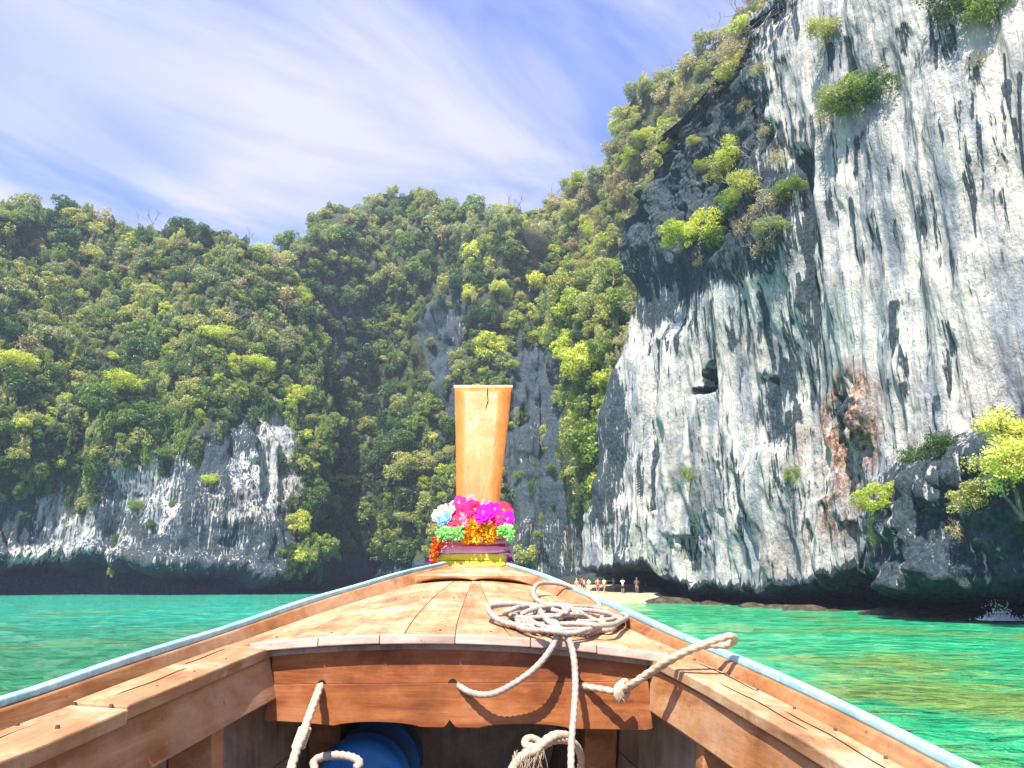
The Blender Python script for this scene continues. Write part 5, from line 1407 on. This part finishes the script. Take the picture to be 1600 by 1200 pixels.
strand('tuft_garland', 'small magenta garland tufts at the left foot of the prow', [P(x, y, 3.50 * S_) for (x, y) in [(676, 872), (675, 877), (796, 872), (798, 877)]], .022, 'magenta')
fg = thing('flower_garland', tuple(P(748, 808, 3.5 * S_)), 'garland of pink magenta and blue cloth flowers round the prow', 'garland')
def flower(px, py, Y, r, col, sd, face=None):
    g = random.Random(sd); c = P(px, py, Y * S_); V, F = [], []
    ax = unit(np.array([g.uniform(-.5, .5) + (px - 745) / 90, -1.0, g.uniform(-.1, .7)]))
    u = unit(np.cross(ax, [0, 0, 1])); v = np.cross(u, ax)
    for layer, (n, rr_, lift) in enumerate(((6, 1.0, .15), (5, .72, .42), (4, .42, .7))):
        for k in range(n):
            th = 2 * math.pi * (k + .5 * layer) / n + g.uniform(-.15, .15); d = u * math.cos(th) + v * math.sin(th); s = -u * math.sin(th) + v * math.cos(th)
            b = len(V); L = r * rr_ * g.uniform(.85, 1.12)
            rows = [(0, .10), (.35, .32), (.7, .46), (.95, .30), (1.06, .08)]
            for (t, w) in rows:
                for q_ in (-1, 0, 1):
                    V.append(c + d * L * t + s * w * L * q_ + ax * (lift * L * (t ** 1.4) + .06 * L * abs(q_) * math.sin(6 * t + g.random()) + g.gauss(0, .02) * L) - ax * (0.15 * L * t * t))
            for i in range(4):
                for j in range(2): F.append([b + i * 3 + j, b + i * 3 + j + 1, b + (i + 1) * 3 + j + 1, b + (i + 1) * 3 + j])
    o = link('flower', V, F, M_col[col], fg, True)
    o['label'] = '%s flower' % {'hotpink': 'bright pink', 'palepink': 'pale pink'}.get(col, col)
    V, F = [], []; tuft(c + ax * r * .35, r * .2, g, V, F, 10); link('flower_centre', V, F, M_col['yellow'], o, False)
FL = [(719, 790, 3.48, .075, 'hotpink'), (722, 806, 3.44, .085, 'hotpink'), (742, 798, 3.44, .07, 'hotpink'), (757, 806, 3.42, .085, 'magenta'), (772, 800, 3.44, .07, 'magenta'), (785, 802, 3.46, .078, 'red'), (794, 800, 3.5, .06, 'red'),
      (792, 818, 3.44, .07, 'magenta'), (786, 828, 3.46, .055, 'magenta'), (691, 803, 3.48, .07, 'palepink'), (682, 808, 3.52, .055, 'palepink'), (697, 815, 3.44, .058, 'blue'), (690, 820, 3.47, .04, 'blue'), (710, 820, 3.43, .058, 'red'), (728, 819, 3.43, .055, 'pink'), (704, 800, 3.46, .05, 'green'),
      (760, 792, 3.48, .05, 'pink'), (778, 815, 3.43, .06, 'hotpink'), (735, 785, 3.50, .045, 'pink'), (708, 793, 3.50, .05, 'palepink')]
for k, f in enumerate(FL): flower(f[0], f[1] - 3 - (f[1] > 812) * 3, f[2], f[3] * .74, f[4], 40 + k)
for k in range(9):
    flower(700 + k * 10.5, 800 + rnd.uniform(-4, 8), 3.74, .05, ['hotpink', 'magenta', 'red', 'pink'][k % 4], 80 + k)

# ------------------------------------------------------------------ people on the beach
def skin_obj(name, J, E, mat, parent, sub=1):
    me = bpy.data.meshes.new(name); me.from_pydata([tuple(j[:3]) for j in J], E, []); me.materials.append(mat)
    ob = bpy.data.objects.new(name, me); C.objects.link(ob); ob.parent = parent
    m = ob.modifiers.new('skin', 'SKIN'); m.use_smooth_shade = True
    for v, j in zip(me.skin_vertices[0].data, J):
        r = j[3]; v.radius = (r, r) if not hasattr(r, '__len__') else r
    me.skin_vertices[0].data[0].use_root = True
    s = ob.modifiers.new('sub', 'SUBSURF'); s.levels = sub; s.render_levels = sub
    return ob
M_skin = [plain('skin_tan', (.50, .28, .18), .6, 0, .05), plain('skin_light', (.70, .46, .34), .6, 0, .05), plain('skin_brown', (.26, .14, .09), .6, 0, .05)]
M_hair = [plain('hair_dark', (.03, .02, .015), .6), plain('hair_fair', (.45, .30, .15), .6)]
CL = {k: plain('cloth_' + k.replace(' ', '_'), c, .85, 0, .08) for k, c in {'white': (.82, .80, .76), 'black': (.03, .03, .035), 'red': (.62, .08, .04), 'orange': (.75, .22, .06), 'pink': (.72, .32, .36), 'navy': (.04, .05, .14), 'cream': (.74, .62, .44), 'grey': (.35, .35, .36)}.items()}
def person(px, R, H, pose, top, bottom, skin, hair, label, hat=False, turn=0, dz=0):
    a = float(azel(px, 915)[0]); x, y = R * math.sin(math.radians(a)), R * math.cos(math.radians(a)); z = beach_z(a, R) + dz
    root = thing('person', (x, y, z), label, 'person', 'people on the beach under the cliff'); root.rotation_euler = (0, 0, turn)
    s = H / 1.7
    sp_ = pose.get('stride', .12); aL = pose.get('aL', (-.28, 0, .95)); aR = pose.get('aR', (.28, 0, .95)); hL = pose.get('hL', (-.32, -.02, .74)); hR = pose.get('hR', (.32, -.02, .74))
    J = [(0, 0, .92, .125), (0, 0, 1.12, .115), (0, 0, 1.36, .125), (0, 0, 1.45, .05), (0, -.01, 1.53, .075), (0, -.01, 1.63, .088),
         (-.17, 0, 1.38, .052), (*aL[:2], aL[2] + .13, .040), (*hL, .030), (.17, 0, 1.38, .052), (*aR[:2], aR[2] + .13, .040), (*hR, .030),
         (-.09, 0, .84, .085), (-.10, sp_ * .6, .47, .058), (-.10, -sp_ * .3 + .02, .08, .040), (-.10, -sp_ * .3 - .12, .03, .035),
         (.09, 0, .84, .085), (.10, -sp_ * .6, .47, .058), (.10, sp_ * .3 - .02, .08, .040), (.10, sp_ * .3 - .14, .03, .035)]
    E = [(0, 1), (1, 2), (2, 3), (3, 4), (4, 5), (2, 6), (6, 7), (7, 8), (2, 9), (9, 10), (10, 11), (0, 12), (12, 13), (13, 14), (14, 15), (0, 16), (16, 17), (17, 18), (18, 19)]
    sc_ = lambda Jq, k=1.0: [(j[0] * s, j[1] * s, j[2] * s, j[3] * s * k) for j in Jq]
    skin_obj('body', sc_(J), E, M_skin[skin], root)
    if top:
        Jt = [(0, 0, .96, .145), (0, 0, 1.14, .135), (0, 0, 1.34, .145), (-.17, 0, 1.37, .070), (aL[0] * .8 - .02, aL[1] * .5, (aL[2] + .13) * .45 + 1.38 * .55, .062), (.17, 0, 1.37, .070), (aR[0] * .8 + .02, aR[1] * .5, (aR[2] + .13) * .45 + 1.38 * .55, .062)]
        skin_obj('shirt', sc_(Jt), [(0, 1), (1, 2), (2, 3), (3, 4), (2, 5), (5, 6)], CL[top], root)
    if bottom:
        ln = pose.get('len', .5)
        Jb = [(0, 0, .94, .142), (-.09, 0, .83, .105), (-.10, sp_ * .5, ln, .088), (.09, 0, .83, .105), (.10, -sp_ * .5, ln, .088)]
        skin_obj('shorts', sc_(Jb), [(0, 1), (1, 2), (0, 3), (3, 4)], CL[bottom], root)
    bm = bmesh.new(); bmesh.ops.create_uvsphere(bm, u_segments=10, v_segments=7, radius=.108 * s)
    for v in bm.verts: v.co = Vector((v.co.x, v.co.y * 1.1 + .015 * s, v.co.z * .9 + 1.67 * s))
    if hat:
        ret = bmesh.ops.create_cone(bm, segments=14, radius1=.22 * s, radius2=.12 * s, depth=.05 * s, cap_ends=True)
        for v in ret['verts']: v.co.z += 1.69 * s
    me = bpy.data.meshes.new('hair'); bm.to_mesh(me); bm.free(); me.materials.append(CL['cream'] if hat else M_hair[hair])
    o = bpy.data.objects.new('hat' if hat else 'hair', me); C.objects.link(o); o.parent = root
raiseL = dict(aL=(-.30, -.12, 1.15), hL=(-.12, -.30, 1.50), aR=(.30, -.12, 1.15), hR=(.10, -.30, 1.50))
akimbo = dict(aL=(-.36, .03, 1.0), hL=(-.20, -.04, .98), aR=(.36, .03, 1.0), hR=(.20, -.04, .98))
walk = dict(stride=.30, hL=(-.26, -.20, .80), hR=(.26, .16, .80))
hold = dict(aL=(-.30, 0, 1.0), hL=(-.10, -.30, 1.10), aR=(.30, 0, 1.0), hR=(.10, -.30, 1.10))
person(973, 90.5, 1.72, raiseL, 'white', 'black', 0, 0, 'person in white top and black shorts facing away on the open sand', turn=3.0)
person(995, 91.5, 1.72, akimbo, 'cream', 'cream', 1, 1, 'person in pale clothes and sun hat standing near the right end of the sand', hat=True, turn=.3)
person(959, 97, 1.70, hold, 'white', 'grey', 1, 0, 'person in white standing far back under the overhang', turn=.8)
person(944, 92, 1.68, walk, 'white', 'orange', 0, 0, 'person in white top and long orange skirt at the left of the open sand', turn=-.6)
person(1009, 95, 1.25, dict(aL=(-.30, -.1, .95), hL=(-.2, -.3, .80), stride=.05), None, 'black', 2, 0, 'short bare-chested person by the dark rock at the sand end', turn=.9, dz=-.1)
person(934, 93, 1.72, akimbo, 'pink', 'red', 0, 0, 'person in pink top behind the blue boat rail', turn=.4)
person(920, 91, 1.68, hold, 'white', 'cream', 1, 0, 'person in white shirt close to the rope loop above the rail', turn=-.8)
person(913, 94, 1.62, walk, 'cream', 'navy', 0, 0, 'person in cream shirt left of the white-shirted one near the rope', turn=1.0)
person(910, 97, 1.74, akimbo, 'red', 'black', 2, 0, 'person in red shirt half hidden behind the others by the rope', turn=.1)
person(901, 93, 1.62, hold, 'pink', 'cream', 1, 1, 'leftmost person on the beach, in a pale pink top', turn=.5)
print('SCRIPT DONE', len(bpy.data.objects))
